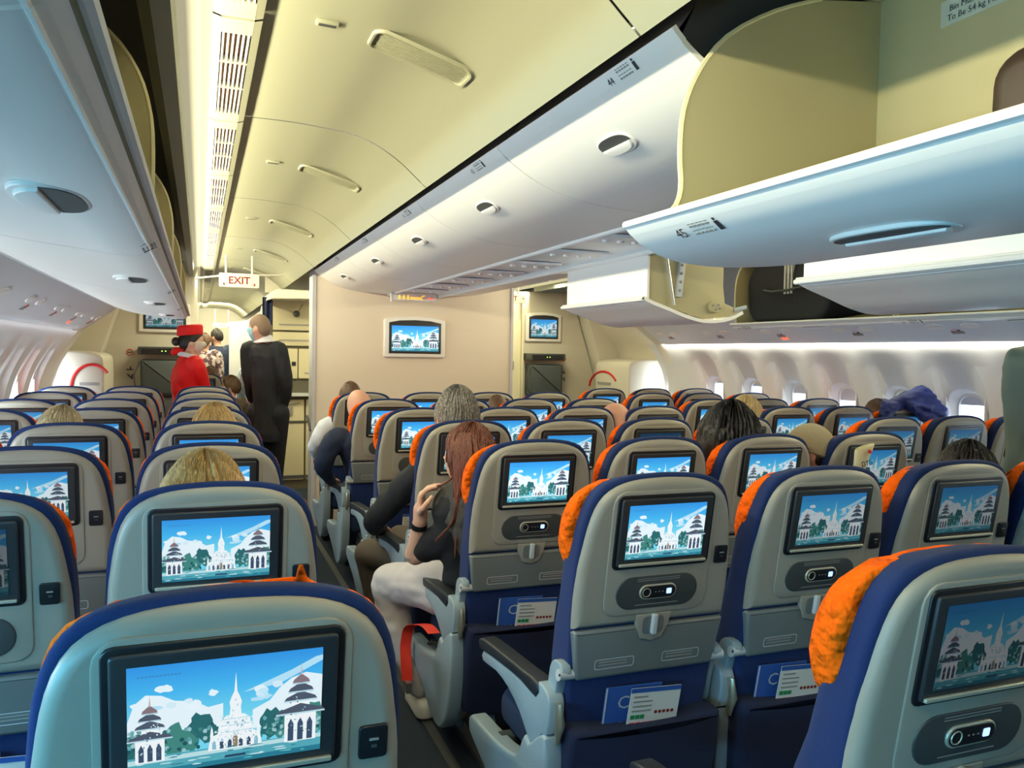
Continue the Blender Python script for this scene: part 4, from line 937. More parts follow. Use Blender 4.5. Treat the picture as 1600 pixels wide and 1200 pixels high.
# magazines and leaflets in pockets
def leaflet(x, y, z0, w, h, kind, label, rz=0.03, group=None):
    r = empty('magazine' if kind == 'mag' else 'safety_card', (x, y, z0), 0); tag(r, label, 'magazine' if kind == 'mag' else 'leaflet', group)
    r.rotation_euler = (-math.atan(LEAN)*-1, rz, 0)
    q = MB(); q.box(0, w, 0, .004 if kind == 'mag' else .0015, 0, h, M['paperblue'] if kind == 'mag' else M['paper'])
    q.build('sheet', M['paperblue'] if kind == 'mag' else M['paper'], r, smooth=0)
    q = MB()
    if kind == 'mag':
        q.box(0, .004, -.001, 0, 0, h, M['light']); text_into(q, 'Cle', .05, w*.22, h-.06, M['light']); text_into(q, 'АЭ', .030, .02, h-.12, M['light'])
    else:
        q.box(0, w, -.001, 0, h-.012, h, M['paperblue'])
        for k in range(4): q.box(.01, w*(.45 if k else .35), -.001, 0, h-.026-.013*k, h-.022-.013*k, M['seam'])
        for k in range(3): q.box(.008+.014*k, .020+.014*k, -.001, 0, h-.085, h-.074, M['green'])
        for k in range(5): q.ball((w*.55+.012*k, -.0005, h-.070), (.005, .0004, .005), M['exitred'], 8, 4)
        for k in range(4): q.box(.008+.018*k, .022+.018*k, -.001, 0, h-.110+.004*(k % 2), h-.095, M['red'])
    q.build('print', M['seam'], r, smooth=0)
for (x, k, dn) in ((CXX, 1, 'largest seat right of the aisle'), (CXX, 2, 'seat of the woman with auburn hair'), (CXX+SP, 1, 'seat right of the largest one'), (PX-SP, 1, 'seat at the left edge')):
    D = (CD if x > .5 else PD)+PITCHD*k
    yy = D+LEAN*(ZT-.44)-.004
    leaflet(x-.12, yy+.008, .41, .16, .225, 'mag', 'blue magazine in the pocket of the %s' % dn, group='magazines in seat pockets')
    leaflet(x-.062, yy-.006, .40, .145, .232, 'card', 'printed white safety card in the pocket of the %s' % dn, .05, 'safety cards in seat pockets')
leaflet(CXX-.08, CD+PITCHD*4+LEAN*(ZT-.44), .42, .07, .20, 'card', 'small white card in the pocket behind the navy suited man', .02)

# ================================================================ PEOPLE
def rot_pts(pts, c, yaw=0, roll=0, pitch=0):
    m = Matrix.Rotation(yaw, 3, 'Z') @ Matrix.Rotation(roll, 3, 'Y') @ Matrix.Rotation(pitch, 3, 'X')
    return [tuple(m @ Vector(p)+Vector(c)) for p in pts]
def sph(fn, nu=48, nv=32):
    vs, fs = [], []
    for j in range(nv+1):
        for i in range(nu):
            th = math.pi*j/nv; ph = 2*math.pi*i/nu
            d = (math.sin(th)*math.cos(ph), math.sin(th)*math.sin(ph), math.cos(th)); vs.append(fn(d, ph, th))
    for j in range(nv):
        for i in range(nu):
            a, c = j*nu+i, j*nu+(i+1) % nu; fs.append((a, a+nu, c+nu, c))
    return vs, fs
def ss(a, b, x): t = max(0, min(1, (x-a)/(b-a))); return t*t*(3-2*t)
def G(x, s): return math.exp(-(x/s)**2)
def head_pt(d, k=1.0, s=1.0):
    dx, dy, dz = d; x, y, z = dx*.074, dy*.097, dz*.115
    if dz < 0:
        x *= 1-.30*dz*dz
        if dy < 0: y *= 1-.45*dz*dz
        else: y *= 1-.05*dz*dz
    if dy > 0:
        y *= .95
        y += .022*G(dx, .13)*G(dz+.18, .16)+.004*G(dx, .5)*G(dz-.25, .12)+.007*G(dx, .25)*G(dz+.52, .10)+.008*G(dx, .3)*G(dz+.86, .14)
        y -= .009*(G(dx-.36, .16)+G(dx+.36, .16))*G(dz-.03, .12)+.003*G(dx, .3)*G(dz+.42, .05)
    return (x*k*s, y*k*s, z*k*s)
def add_head(q, c, yaw, roll=0, pitch=0, s=1.0, m=None):
    vs, fs = sph(lambda d, p, t: head_pt(d, 1, s)); q.add(rot_pts(vs, c, yaw, roll, pitch), fs, m)
    for sx in (-1, 1):
        vs, fs = sph(lambda d, p, t: (sx*(.073+.010*max(0, d[0]*sx)+.004)*s, (-.008+d[1]*.017)*s, (-.012+d[2]*.030+.0*d[0])*s+0), 12, 8)
        vs = [(v[0]+sx*.008*math.cos(i) * 0, v[1], v[2]) for i, v in enumerate(vs)]
        vs2, fs2 = sph(lambda d, p, t: (sx*.074*s+d[0]*.010*s, (-.010+d[1]*.018)*s, (-.014+d[2]*.031)*s), 12, 8)
        q.add(rot_pts(vs2, c, yaw, roll, pitch), fs2, m)
def add_neck(q, c, base, m=None, r=.052): q.tube([tuple(Vector(base)), tuple((Vector(base)*.4+Vector(c)*.6)-Vector((0, 0, .05))), tuple(Vector(c)-Vector((0, 0, .04)))], [r*1.1, r, r], m, 14)
def hair_mesh(c, yaw, roll, pitch, s=1, vol=1.09, back=-.5, side=-.05, front=.52, groove=.0025, freq=46, stretch=0, seed=0):
    def fn(d, ph, th):
        dx, dy, dz = d
        zb = (side+(front-side)*ss(.1, .95, dy)) if dy > 0 else (side+(back-side)*ss(.0, .8, -dy))
        t = ss(zb-.10, zb+.08, dz)
        k = .88+(vol-.88)*t
        p = list(head_pt((dx, dy, dz), k, s))
        if dy > .2: p[1] = min(p[1], (.93+.16*t)*s*.1)
        g = groove*(math.sin(ph*freq+5*noise.noise(Vector((dx*2, dy*2, dz*2+seed))))+1.3*noise.noise(Vector((ph*9, dz*1.5, seed))))*t*s
        if stretch and dy < .35: p[2] -= stretch*max(0, -dz)*(1-ss(-.2, .35, dy))
        return tuple(v*(1+g/.1) for v in p)
    vs, fs = sph(fn, 120, 48); return rot_pts(vs, c, yaw, roll, pitch), fs
def remesh(o, vox=.009, smooth=6):
    m = o.modifiers.new('r', 'REMESH'); m.mode = 'VOXEL'; m.voxel_size = vox; m.use_smooth_shade = True
    m = o.modifiers.new('s', 'SMOOTH'); m.iterations = smooth; m.factor = .5
    mats_ = [x for x in o.data.materials]; bake(o)
    o.data.polygons.foreach_set('use_smooth', [True]*len(o.data.polygons)); 
    if not o.data.materials:
        for x in mats_: o.data.materials.append(x)
    return o
def crumple(o, amp=.006, sc=12, st=(1, 1, 1)):
    me = o.data; nn = [v.normal.copy() for v in me.vertices]
    for v, n in zip(me.vertices, nn):
        p = Vector((v.co.x*st[0], v.co.y*st[1], v.co.z*st[2]))*sc; v.co += n*amp*(noise.noise(p)+.5*noise.noise(p*2.1+Vector((3, 1, 2)))-.25*abs(noise.noise(p*1.3)))
    me.update(); return o
def torso(q, pel, ch, nk, w=(.155, .15, .185), dp=(.12, .10, .11), yaw=0, m=None):
    """rings from pelvis over chest to the neck base"""
    P, Cc, Nn = Vector(pel), Vector(ch), Vector(nk); rings = []
    ax = Vector((math.cos(yaw), math.sin(yaw), 0)); ay = Vector((-math.sin(yaw), math.cos(yaw), 0))
    seq = [(P-Vector((0, 0, .07)), w[0]*.9, dp[0]*.9), (P, w[0], dp[0]), (P.lerp(Cc, .45), w[1], dp[1]), (Cc, w[2]*.95, dp[2]), (Cc.lerp(Nn, .45), w[2], dp[2]*.95), (Cc.lerp(Nn, .78), w[2]*.80, dp[2]*.75), (Nn, .06, .06)]
    n = 24; vs = []; fs = []
    for c, a, bb in seq:
        for k in range(n):
            t = 2*math.pi*k/n; vs.append(tuple(c+ax*math.copysign(abs(math.cos(t))**.8, math.cos(t))*a+ay*math.sin(t)*bb))
    for j in range(len(seq)-1):
        for k in range(n): fs.append((j*n+k, j*n+(k+1) % n, (j+1)*n+(k+1) % n, (j+1)*n+k))
    fs += [tuple(range(n-1, -1, -1)), tuple(range((len(seq)-1)*n, len(seq)*n))]; q.add(vs, fs, m)
def limb(q, pts, rs, m=None):
    P = catmull([tuple(p) for p in pts], 4); R = [r[0] for r in catmull([(r,) for r in rs], 4)]
    q.tube(P, R, m, 14)
    for p, r in ((P[0], R[0]), (P[-1], R[-1])): q.ball(p, r, m, 12, 8)
def fingers(q, wr, d, up, s=1.0, curl=.6, thumb_side=1, m=None, pinch=False):
    """palm and five digits; d = direction of the hand, up = back-of-hand normal"""
    wr = Vector(wr); d = Vector(d).normalized(); up = Vector(up); up = (up-d*up.dot(d)).normalized(); sd = d.cross(up)*thumb_side
    pc = wr+d*.048*s
    vs, fs = sph(lambda v, p, t: tuple(pc+d*v[2]*.052*s+sd*v[0]*.041*s+up*v[1]*.017*s), 16, 10); q.add(vs, fs, m)
    limb(q, [wr-d*.02*s, wr+d*.03*s], [.026*s, .028*s], m)
    for i, (off, ln_, r) in enumerate(((.030, .074, .0092), (.010, .082, .0095), (-.011, .076, .0090), (-.030, .060, .0080))):
        b0 = wr+d*(.088-.004*abs(i-1))*s+sd*off*s; cu = curl*(1+.14*i); p = [b0-d*.02*s, b0]; dd = d.copy()
        for j, fr in enumerate((.45, .32, .23)):
            dd = (dd*math.cos(cu*(.8, 1.0, .8)[j])-up*math.sin(cu*(.8, 1.0, .8)[j])).normalized()
            up_ = None; p.append(p[-1]+dd*ln_*fr*s)
        q.tube([tuple(x) for x in p], [r*s*1.05, r*s*1.05, r*s, r*s*.92, r*s*.75], m, 8); q.ball(tuple(p[-1]), r*s*.78, m, 8, 6)
    t0 = wr+d*.025*s+sd*.032*s; t1 = t0+(d*.6+sd*.7-up*.35).normalized()*.038*s; t2 = t1+(d*.9+sd*.1-up*.6).normalized()*.030*s; t3 = t2+(d*.9-sd*.35-up*.6).normalized()*.024*s
    q.tube([tuple(x) for x in (t0, t1, t2, t3)], [.013*s, .0115*s, .0105*s, .008*s], m, 8); q.ball(tuple(t3), .0085*s, m, 8, 6)
def eyes(parent, c, yaw, roll=0, pitch=0, s=1):
    for sx in (-1, 1):
        q = MB(); vs, fs = sph(lambda d, p, t: (sx*.027*s+d[0]*.0115*s, .078*s+d[1]*.010*s, .006*s+d[2]*.008*s), 10, 8); q.add(rot_pts(vs, c, yaw, roll, pitch), fs, M['paper'])
        vs, fs = sph(lambda d, p, t: (sx*.027*s+d[0]*.005*s, .0865*s+d[1]*.003*s, .006*s+d[2]*.005*s), 8, 6); q.add(rot_pts(vs, c, yaw, roll, pitch), fs, M['darkhair']); q.build('eye', M['paper'], parent)
def body_obj(r, q, m, vox=.009): o = q.build('body', m, r); return remesh(o, vox)
def seated(label, hc, yaw=0, roll=0, pitch=0, skin='skin', top='shirt', legs='khaki', hairm=None, hair=None, seat=None, lean=0, s=1.0, arms=True, vox=.010, ar=None, group=None):
    """person in a seat at (x, D): hc = head centre"""
    x, D = seat; r = empty('person', (x, D+.35, .46)); tag(r, label, 'person', group)
    o0 = Vector((x, D+.35, .46)); H = Vector(hc)
    pel = Vector((x+lean*.2, D+.30, .53)); nk = Vector((H.x-.012*math.sin(roll), H.y-.03, H.z-.135*s)); ch = pel.lerp(nk, .68)+Vector((0, -.01, 0))
    shz = nk.z-.065; L = lambda v: tuple(Vector(v)-o0)
    shl, shr = Vector((nk.x-.165, nk.y, shz)), Vector((nk.x+.165, nk.y, shz))
    ell = ar['el'] if ar else Vector((shl.x-.03, shl.y+.10, shz-.25)); wrl = ar['wr'] if ar else Vector((shl.x+.02, shl.y+.33, shz-.30))
    elr = Vector((shr.x+.02, shr.y+.08, shz-.25)); wrr = Vector((shr.x-.03, shr.y+.32, shz-.30))
    q = MB(L); add_head(q, H, yaw, roll, pitch, s); add_neck(q, H, nk-Vector((0, 0, .02))); torso(q, pel, ch, nk, (.13, .12, .15), (.09, .08, .08))
    for a, b_, c_ in ((shl, ell, wrl), (shr, elr, wrr)): limb(q, [a, b_, c_], [.045, .038, .028])
    for hx in (-.09, .09):
        limb(q, [pel+Vector((hx, 0, 0)), pel+Vector((hx*1.1, .42, 0))], [.06, .05]); limb(q, [pel+Vector((hx*1.1, .42, 0)), pel+Vector((hx*1.1, .46, -.42))], [.045, .035])
    for w_, d_ in ((wrl, Vector((.05, 1, -.15))), (wrr, Vector((-.05, 1, -.15)))): fingers(q, w_, d_, (0, .15, 1), .95, .35, 1 if w_ is wrl else -1)
    body_obj(r, q, M[skin], vox*.9)
    q = MB(L); torso(q, pel, ch, nk, (.165, .16, .185), (.125, .115, .12))
    for a, b_, c_ in ((shl, ell, wrl), (shr, elr, wrr)): limb(q, [a.lerp(nk, .3), a, b_, c_], [.065, .068, .052, .038])
    q.tube([tuple(nk+Vector((0, 0, -.03))), tuple(nk+Vector((0, 0, .025)))], [.085, .066], None, 16)
    o = q.build('top', M[top], r); remesh(o, vox, 5); crumple(o, .010, 13, (1, 1, .6))
    q = MB(L)
    for hx in (-.09, .09):
        limb(q, [pel+Vector((hx*.6, -.02, 0)), pel+Vector((hx, .15, .01)), pel+Vector((hx*1.15, .43, .0))], [.10, .085, .066]); limb(q, [pel+Vector((hx*1.15, .43, 0)), pel+Vector((hx*1.15, .47, -.40))], [.066, .05])
    o = q.build('trousers', M[legs], r); remesh(o, .014, 4)
    for hx in (-.1, .1): 
        q = MB(L); q.slab(rrect(pel.x+hx-.04, pel.x+hx+.04, pel.y+.40, pel.y+.64, .035, 4), .0+.012, .085, .01, .03, M['black'], ax='z'); q.build('shoe', M['black'], r)
    if hairm:
        kw = dict(hair or {}); vs, fs = hair_mesh(H, yaw, roll, pitch, s, **kw); q = MB(L); q.add(vs, fs); q.build('hair', M[hairm], r, smooth=70)
    return r, L, H
AX = CXX; k3 = lambda k: CD+PITCHD*k
HC = .115
bl = dict(vol=1.16, back=-.92, side=-.45, groove=.0035, stretch=.04)
seated('blond haired passenger seen over the second seat, nearest of the blond heads', (.010, 1.985, 1.060), .05, 0, 0, top='shirt', hairm='blond', hair=dict(bl, seed=1), seat=(PX, PD+PITCHD), s=1.22)
seated('golden blond passenger farther ahead in line with the nearest seat', (.055, 3.52, 1.086), -.1, 0, 0, top='navysuit', hairm='blond', hair=dict(bl, seed=2), seat=(PX, PD+3*PITCHD), s=1.12)
seated('ash blond passenger over the middle column of the left block', (-.50, 3.50, 1.094), .15, .1, 0, top='shirt', hairm='blondash', hair=dict(bl, seed=3), seat=(PX-SP, PD+3*PITCHD), s=1.03)
seated('grey haired man in dark jacket and khaki trousers, elbow and knee in the aisle', (1.052, 3.40, 1.168), .03, .02, 0, top='suit', legs='khaki', hairm='greyhair', hair=dict(vol=1.12, back=-.55, side=-.30, groove=.003, seed=4), seat=(AX-.02, k3(3)), s=1.15,
       ar=dict(el=Vector((.735, 3.55, .72)), wr=Vector((.80, 3.80, .62))))
# the knee he puts out
q = MB(); limb(q, [(1.0, 3.55, .50), (.88, 3.80, .485), (.785, 3.98, .455)], [.095, .082, .075]); limb(q, [(.785, 3.98, .455), (.82, 4.0, .25), (.85, 3.97, .06)], [.072, .055, .045]); kn = q.build('khaki_trouser_leg', M['khaki']); remesh(kn, .012, 5)
kn.parent = [o for o in bpy.data.objects if o.get('label', '').startswith('grey haired man in dark')][0]; kn.location = -kn.parent.location
seated('bald man in a navy suit leaning into the aisle near the bulkhead', (.915, 4.96, 1.112), .25, -.25, .1, top='navysuit', legs='navysuit', seat=(AX, k3(5)), s=1.0, ar=dict(el=Vector((.70, 4.98, .76)), wr=Vector((.78, 5.2, .64))))
seated('man with short brown hair and white shirt, elbow out, at the bulkhead', (.985, 5.72, 1.125), 0, 0, 0, top='shirt', legs='khaki', hairm='brownhair', hair=dict(vol=1.06, back=-.4, side=-.1, groove=.001, seed=5), seat=(AX-.04, k3(6)), ar=dict(el=Vector((.75, 5.72, .80)), wr=Vector((.80, 5.95, .68))))
seated('passenger with reddish hair between the centre seats near the bulkhead', (1.84, 5.02, 1.075), -.5, -.2, 0, skin='skin', top='suit', hairm='brownhair', hair=dict(vol=1.05, back=-.3, side=0, groove=.001), seat=(1.90, k3(5)), s=.95)
seated('bald man in profile facing left beside the orange headrests', (2.215, 4.12, 1.072), 1.35, 0, .1, skin='skin', top='shirt', seat=(2.33, k3(4)), s=1.02)
seated('passenger with big dark brown hair in the centre block', (1.905, 2.62, 1.125), .2, .1, 0, top='suit', hairm='darkhair', hair=dict(vol=1.42, back=-.95, side=-.8, front=.2, groove=.006, stretch=.12, seed=6), seat=(1.955, k3(2)-.02), s=1.0)
seated('passenger with a messy blond bun in the right block', (3.05, 4.03, 1.10), .3, 0, 0, top='suit', hairm='blondash', hair=dict(vol=1.14, back=-.6, side=-.3, groove=.007, seed=7), seat=(3.20, 3.87), s=.98)
cp, L, H = seated('person in a beige cap leaning over in the centre block', (2.275, 2.60, 1.075), .9, .25, .2, top='suit', hairm='darkhair', hair=dict(vol=1.04, back=-.5, side=-.2), seat=(2.42, k3(2)-.03), s=.98)
q = MB(L); vs, fs = sph(lambda d, p, t: head_pt(d, 1.13 if d[2] > -.05 else .9), 48, 24); q.add(rot_pts(vs, H, .9, .25, .2), fs)
vs, fs = sph(lambda d, p, t: (d[0]*.075, .115+d[1]*.06, .018+d[2]*.010), 24, 10); q.add(rot_pts(vs, H, .9, .25, .2), fs); q.build('cap', M['cap'], cp)
seated('brown haired passenger beside the blue jacket near the window', (4.06, 4.02, 1.09), 0, 0, 0, top='suit', hairm='brownhair', hair=dict(vol=1.1, back=-.6, side=-.3), seat=(4.14, 3.87), s=.95)
seated('dark haired passenger over the second row of the centre block at the right', (2.245, 1.86, 1.082), -.1, .1, 0, top='suit', hairm='darkhair', hair=dict(vol=1.12, back=-.8, side=-.5, groove=.004), seat=(2.21, k3(1)), s=1.0)

# ---- the woman with long auburn hair, leaning into the aisle
r = empty('person', (1.0, 2.85, .46)); tag(r, 'woman with long auburn hair, black top and white trousers twisting a strand', 'person')
o0 = Vector(r.location); L = lambda v: tuple(Vector(v)-o0)
pel = Vector((1.00, 2.88, .54)); nk = Vector((.925, 2.80, .965)); ch = Vector((.95, 2.82, .82)); H = Vector((.905, 2.78, 1.085))
shl = Vector((.868, 2.80, .825)); el = Vector((.752, 2.93, .700)); wr = Vector((.752, 2.865, .860)); shr = Vector((1.09, 2.84, .90)); elr = Vector((1.12, 2.98, .66)); wrr = Vector((1.0, 3.1, .62))
yw = .75
q = MB(L); add_head(q, H, yw, .1, .1, .97); add_neck(q, H, nk-Vector((0, 0, .02)), r=.045)
torso(q, pel, ch, nk, (.13, .11, .13), (.09, .07, .08)); limb(q, [shl, shl.lerp(el, .5), el], [.046, .043, .036]); limb(q, [shr, elr, wrr], [.046, .036, .026]); fingers(q, wrr, (0, 1, -.1), (0, .1, 1), .9, .4, -1)
limb(q, [pel+Vector((-.08, 0, 0)), (.84, 3.05, .52)], [.07, .06])
body_obj(r, q, M['skinpale'], .008)
q = MB(L); limb(q, [shl.lerp(el, .4), el, el.lerp(wr, .35), wr], [.040, .036, .034, .0235]); fingers(q, wr, (.02, -.10, 1), (-.9, .35, 0), .98, .80, 1)
fa = q.build('forearm_and_hand', M['skinpale'], r); remesh(fa, .0035, 3)
q = MB(L); wv = (wr-el).normalized(); c0 = wr-wv*.038; q.tube([tuple(c0-wv*.010), tuple(c0+wv*.010)], [.0305, .0300], None, 20); q.build('wristband', M['black'], r)
q = MB(L); torso(q, pel, ch, nk, (.155, .14, .16), (.12, .10, .11)); limb(q, [nk.lerp(shl, .4), shl, shl.lerp(el, .45), shl.lerp(el, .72)], [.06, .066, .060, .055]); limb(q, [nk.lerp(shr, .4), shr, shr.lerp(elr, .6)], [.06, .064, .055])
o = q.build('black_top', M['blacktee'], r); remesh(o, .009, 4); crumple(o, .006, 16)
q = MB(L); limb(q, [(.885, 2.76, .98), (.90, 2.715, .93), (.92, 2.71, .82), (.94, 2.74, .68)], [.055, .085, .09, .05]); limb(q, [(.89, 2.86, .97), (.855, 2.83, .90), (.88, 2.76, .86), (1.0, 2.75, .9)], [.05, .065, .065, .055]); limb(q, [(.92, 2.76, .99), (1.0, 2.80, 1.0), (1.02, 2.87, .95)], [.055, .055, .055])
for i, v in enumerate(q.v): n = noise.noise(Vector(v)*16)*.012; q.v[i] = (v[0]+n, v[1]-n, v[2]+n)
o = q.build('scarf', M['scarf'], r); remesh(o, .008, 3); crumple(o, .012, 20, (1, 1, .6))
q = MB(L); limb(q, [pel, (.93, 2.92, .55), (.80, 3.10, .545), (.725, 3.22, .520)], [.125, .112, .092, .080]); limb(q, [(.725, 3.22, .520), (.745, 3.20, .36), (.83, 3.12, .12)], [.078, .066, .048]); limb(q, [pel+Vector((.1, 0, 0)), (1.06, 3.2, .52), (1.05, 3.25, .1)], [.11, .075, .055])
for i, v in enumerate(q.v): n = noise.noise(Vector(v)*13)*.007; q.v[i] = (v[0]+n, v[1]+n, v[2]-n)
o = q.build('trousers', M['trousers'], r); remesh(o, .009, 4); crumple(o, .008, 15, (1, .6, 1))
q = MB(L)
for x, y in ((.84, 3.10), (1.05, 3.25)): q = MB(L); q.slab(rrect(x-.04, x+.04, y-.05, y+.19, .035, 4), .012, .085, .01, .03, M['paper'], ax='z'); q.build('shoe', M['paper'], r)
vs, fs = hair_mesh(H, yw, .1, .1, .97, vol=1.12, back=-.9, side=-.8, front=.45, groove=.0035, stretch=.05, seed=9); q = MB(L); q.add(vs, fs); hr = q.build('hair', M['auburn'], r, smooth=70)
rr = random.Random(11)
q = MB(L)
for i in range(46):                              # long locks falling over back and shoulder
    a = rr.uniform(-2.7, .35); x0, y0 = H.x+.078*math.cos(a), H.y-.01+.088*math.sin(a)*1.0
    ln_ = rr.uniform(.10, .20) if rr.random() < .8 else .30; dx, dy = rr.uniform(-.02, .02), rr.uniform(-.03, .01)
    q.tube(catmull([(H.x+.04*math.cos(a), H.y+.05*math.sin(a), H.z+.085), (x0, y0, H.z+.02), (x0+dx*.5+.01*math.cos(a), y0+dy, H.z-.10), (x0+dx, y0+dy-.01, H.z-.03-ln_*.6), (x0+dx*1.4, y0+dy+.0, H.z-.04-ln_)], 3), [.012]+[.011]*3+[.010]*3+[.009]*3+[.006, .004, .002], None, 6)
q.build('hair_locks', M['auburn'], hr)
q = MB(L)
for i in range(5):
    o_ = (i-2)*.0022
    q.tube(catmull([(.86, 2.70+o_, 1.08), (.835, 2.72+o_, 1.03), (.81, 2.76+o_, .995), (.795, 2.81+o_*.5, .978), (.782, 2.845, .968)], 4), [.0036]*16+[.002], None, 5)
    q.tube(catmull([(.845+o_, 2.69, 1.02), (.835+o_, 2.67, .95), (.825+o_, 2.68, .88), (.80, 2.72+o_, .83), (.78, 2.76+o_, .79)], 4), [.0034]*16+[.001], None, 5)
q.build('hair_strand', M['auburn'], hr)
q = MB(L); q.tube([tuple(Vector(rot_pts([(.055+.022*math.cos(a), .055+.02*math.sin(a)*.2, .105+.018*math.sin(a))], H, yw, .1, .1)[0])) for a in [k*math.pi/8 for k in range(17)]], .0016, M['black'], 6)
q.build('sunglasses', M['black'], r)

# ---- standing figures
def stand(label, x, y, top, cloth, legs, headc, hyaw, hs, skin='skin', bodyyaw=0, shw=.20, armpose=None, hair=None, hairm=None, legm=None, coat=None, feet=None, name='person'):
    r = empty('person', (x, y, 0)); tag(r, label, 'person'); o0 = Vector((x, y, 0)); L = lambda v: tuple(Vector(v)-o0)
    H = Vector(headc); sc_ = top/1.75; nk = Vector((x*.5+H.x*.5, y*.5+H.y*.5, top-.245*sc_)); ch = Vector((x, y, top-.45*sc_)); pel = Vector((x, y, top*.53))
    ax = Vector((math.cos(bodyyaw), math.sin(bodyyaw), 0)); ay = Vector((-math.sin(bodyyaw), math.cos(bodyyaw), 0))
    shl, shr = nk-ax*shw*.86-Vector((0, 0, .075)), nk+ax*shw*.86-Vector((0, 0, .075))
    ap = armpose or {}
    ell = Vector(ap.get('el', shl-ax*.04-Vector((0, 0, .29)))); wrl = Vector(ap.get('wl', ell+ay*.08-Vector((0, 0, .25))))
    elr = Vector(ap.get('er', shr+ax*.04-Vector((0, 0, .29)))); wrr = Vector(ap.get('wr', elr+ay*.08-Vector((0, 0, .25))))
    q = MB(L); add_head(q, H, hyaw, 0, 0, hs); add_neck(q, H, nk-Vector((0, 0, .02))); torso(q, pel, ch, nk, (shw*.6, shw*.5, shw*.6), (.08, .07, .08), bodyyaw)
    for a, b_, c_ in ((shl, ell, wrl), (shr, elr, wrr)): limb(q, [a, b_, c_], [.04, .034, .026])
    fl = feet or ((x-.09, y), (x+.09, y+.05))
    for hx, (fx_, fy_) in zip((-.085, .085), fl):
        hp = pel+ax*hx; kneep = Vector(((hp.x+fx_)/2, (hp.y+fy_)/2+.03, pel.z*.52)); limb(q, [hp, kneep, (fx_, fy_, .09)], [.07, .05, .036])
    fingers(q, wrl, (wrl-ell), ay, .95, .4, 1); fingers(q, wrr, (wrr-elr), ay, .95, .4, -1)
    body_obj(r, q, M[skin], .009)
    q = MB(L); w0 = shw*.80; torso(q, pel-Vector((0, 0, coat or .02)), ch, nk, (w0*1.02, w0*.92, shw*.92), (.125, .115, .125), bodyyaw)
    for a, b_, c_ in ((shl, ell, wrl), (shr, elr, wrr)): limb(q, [a.lerp(nk, .35), a, b_, c_.lerp(b_, .06)], [.06, .066, .054, .042])
    o = q.build('jacket' if cloth != 'redcloth' else 'uniform_dress', M[cloth], r); remesh(o, .009, 4); crumple(o, .009 if cloth != 'greycoat' else .016, 11, (1, 1, .45))
    q = MB(L)
    for hx, (fx_, fy_) in zip((-.085, .085), fl):
        hp = pel+ax*hx; kneep = Vector(((hp.x+fx_)/2, (hp.y+fy_)/2+.03, pel.z*.52)); limb(q, [hp, kneep, (fx_, fy_, .10)], [.098, .074, .055])
    o = q.build('trousers', M[legm or cloth], r); remesh(o, .012, 4)
    for fx_, fy_ in fl: q = MB(L); q.slab(rrect(fx_-.045, fx_+.045, fy_-.06, fy_+.20, .035, 4), .006, .09, .01, .03, M['black'], ax='z'); q.build('shoe', M['black'], r)
    if hairm: vs, fs = hair_mesh(H, hyaw, 0, 0, hs, **(hair or {})); q = MB(L); q.add(vs, fs); q.build('hair', M[hairm], r, smooth=70)
    return r, L, H, nk, shl, shr
def face_mask(r, L, H, yaw, s, m):
    q = MB(L)
    def fn(d, p, t):
        k = 1.07 if (d[1] > .25 and -.95 < d[2] < .02) else .85
        v = list(head_pt(d, k, s)); return tuple(v)
    vs, fs = sph(fn, 60, 40); q.add(rot_pts(vs, H, yaw), fs); o = q.build('face_mask', M[m], r)
    q = MB(L)
    for z in (-.012, -.05): q.tube([rot_pts([v], H, yaw)[0] for v in ((.070*s, .045*s, z*s), (.080*s, .01*s, z*.6*s), (.080*s, -.018*s, -.012*s))], .0016, None, 5); q.tube([rot_pts([v], H, yaw)[0] for v in ((-.070*s, .045*s, z*s), (-.080*s, .01*s, z*.6*s), (-.080*s, -.018*s, -.012*s))], .0016, None, 5)
    q.build('ear_loop', M['paper'], o)
# flight attendant in red: profile to the right
yr = -math.pi/2+.05
r, L, H, nk, shl, shr = stand('woman in red uniform, red pillbox cap and white mask standing in profile', -.085, 6.98, 1.62, 'redcloth', None, (-.062, 6.98, 1.508), yr, .96, skin='skinpale', bodyyaw=-1.15, shw=.150,
    armpose=dict(el=(-.16, 6.90, 1.12), wl=(-.02, 6.98, .98), er=(.045, 6.96, 1.10), wr=(.085, 7.10, 1.0)), hairm='darkhair', hair=dict(vol=1.08, back=-.75, side=-.05, front=.45, groove=.001), legm='redcloth', feet=((-.13, 6.98), (-.03, 7.02)))
face_mask(r, L, H, yr, .96, 'maskw'); eyes(r, H, yr, s=.96)
q = MB(L); q.ball((H.x-.115, H.y-.01, H.z-.0), (.034, .034, .036), None, 14, 10); q.build('hair_bun', M['darkhair'], r)
q = MB(L); O = superel(0, 0, .098, .088, 2.1, 28)
P = [tuple(rot_pts([(y*.9, x, 0)], (H.x-.012, H.y, 0), yr)[0][:2]) for x, y in O]
q.slab(P, H.z+.052, H.z+.135, .004, .022, M['redcloth'], ax='z')
q.v = [(v[0], v[1], v[2]+.10*(v[0])) for v in q.v]; cpo = q.build('pillbox_cap', M['redcloth'], r)
q = MB(L); q.tube(catmull([(nk.x-.085, nk.y-.02, nk.z+.020), (nk.x-.03, nk.y-.085, nk.z+.012), (nk.x+.045, nk.y-.06, nk.z-.015), (nk.x+.065, nk.y+.02, nk.z-.05)], 4), [(.010, .018)]*13, None, 8); q.build('white_collar', M['shirt'], r)
q = MB(L); q.tube(catmull([(nk.x-.05, nk.y-.04, nk.z+.04), (nk.x-.10, nk.y-.02, nk.z+.045), (nk.x-.135, nk.y-.01, nk.z+.012)], 3), [.014, .02, .024, .028, .028, .022, .012], None, 8); q.build('neck_scarf', M['redcloth'], r)
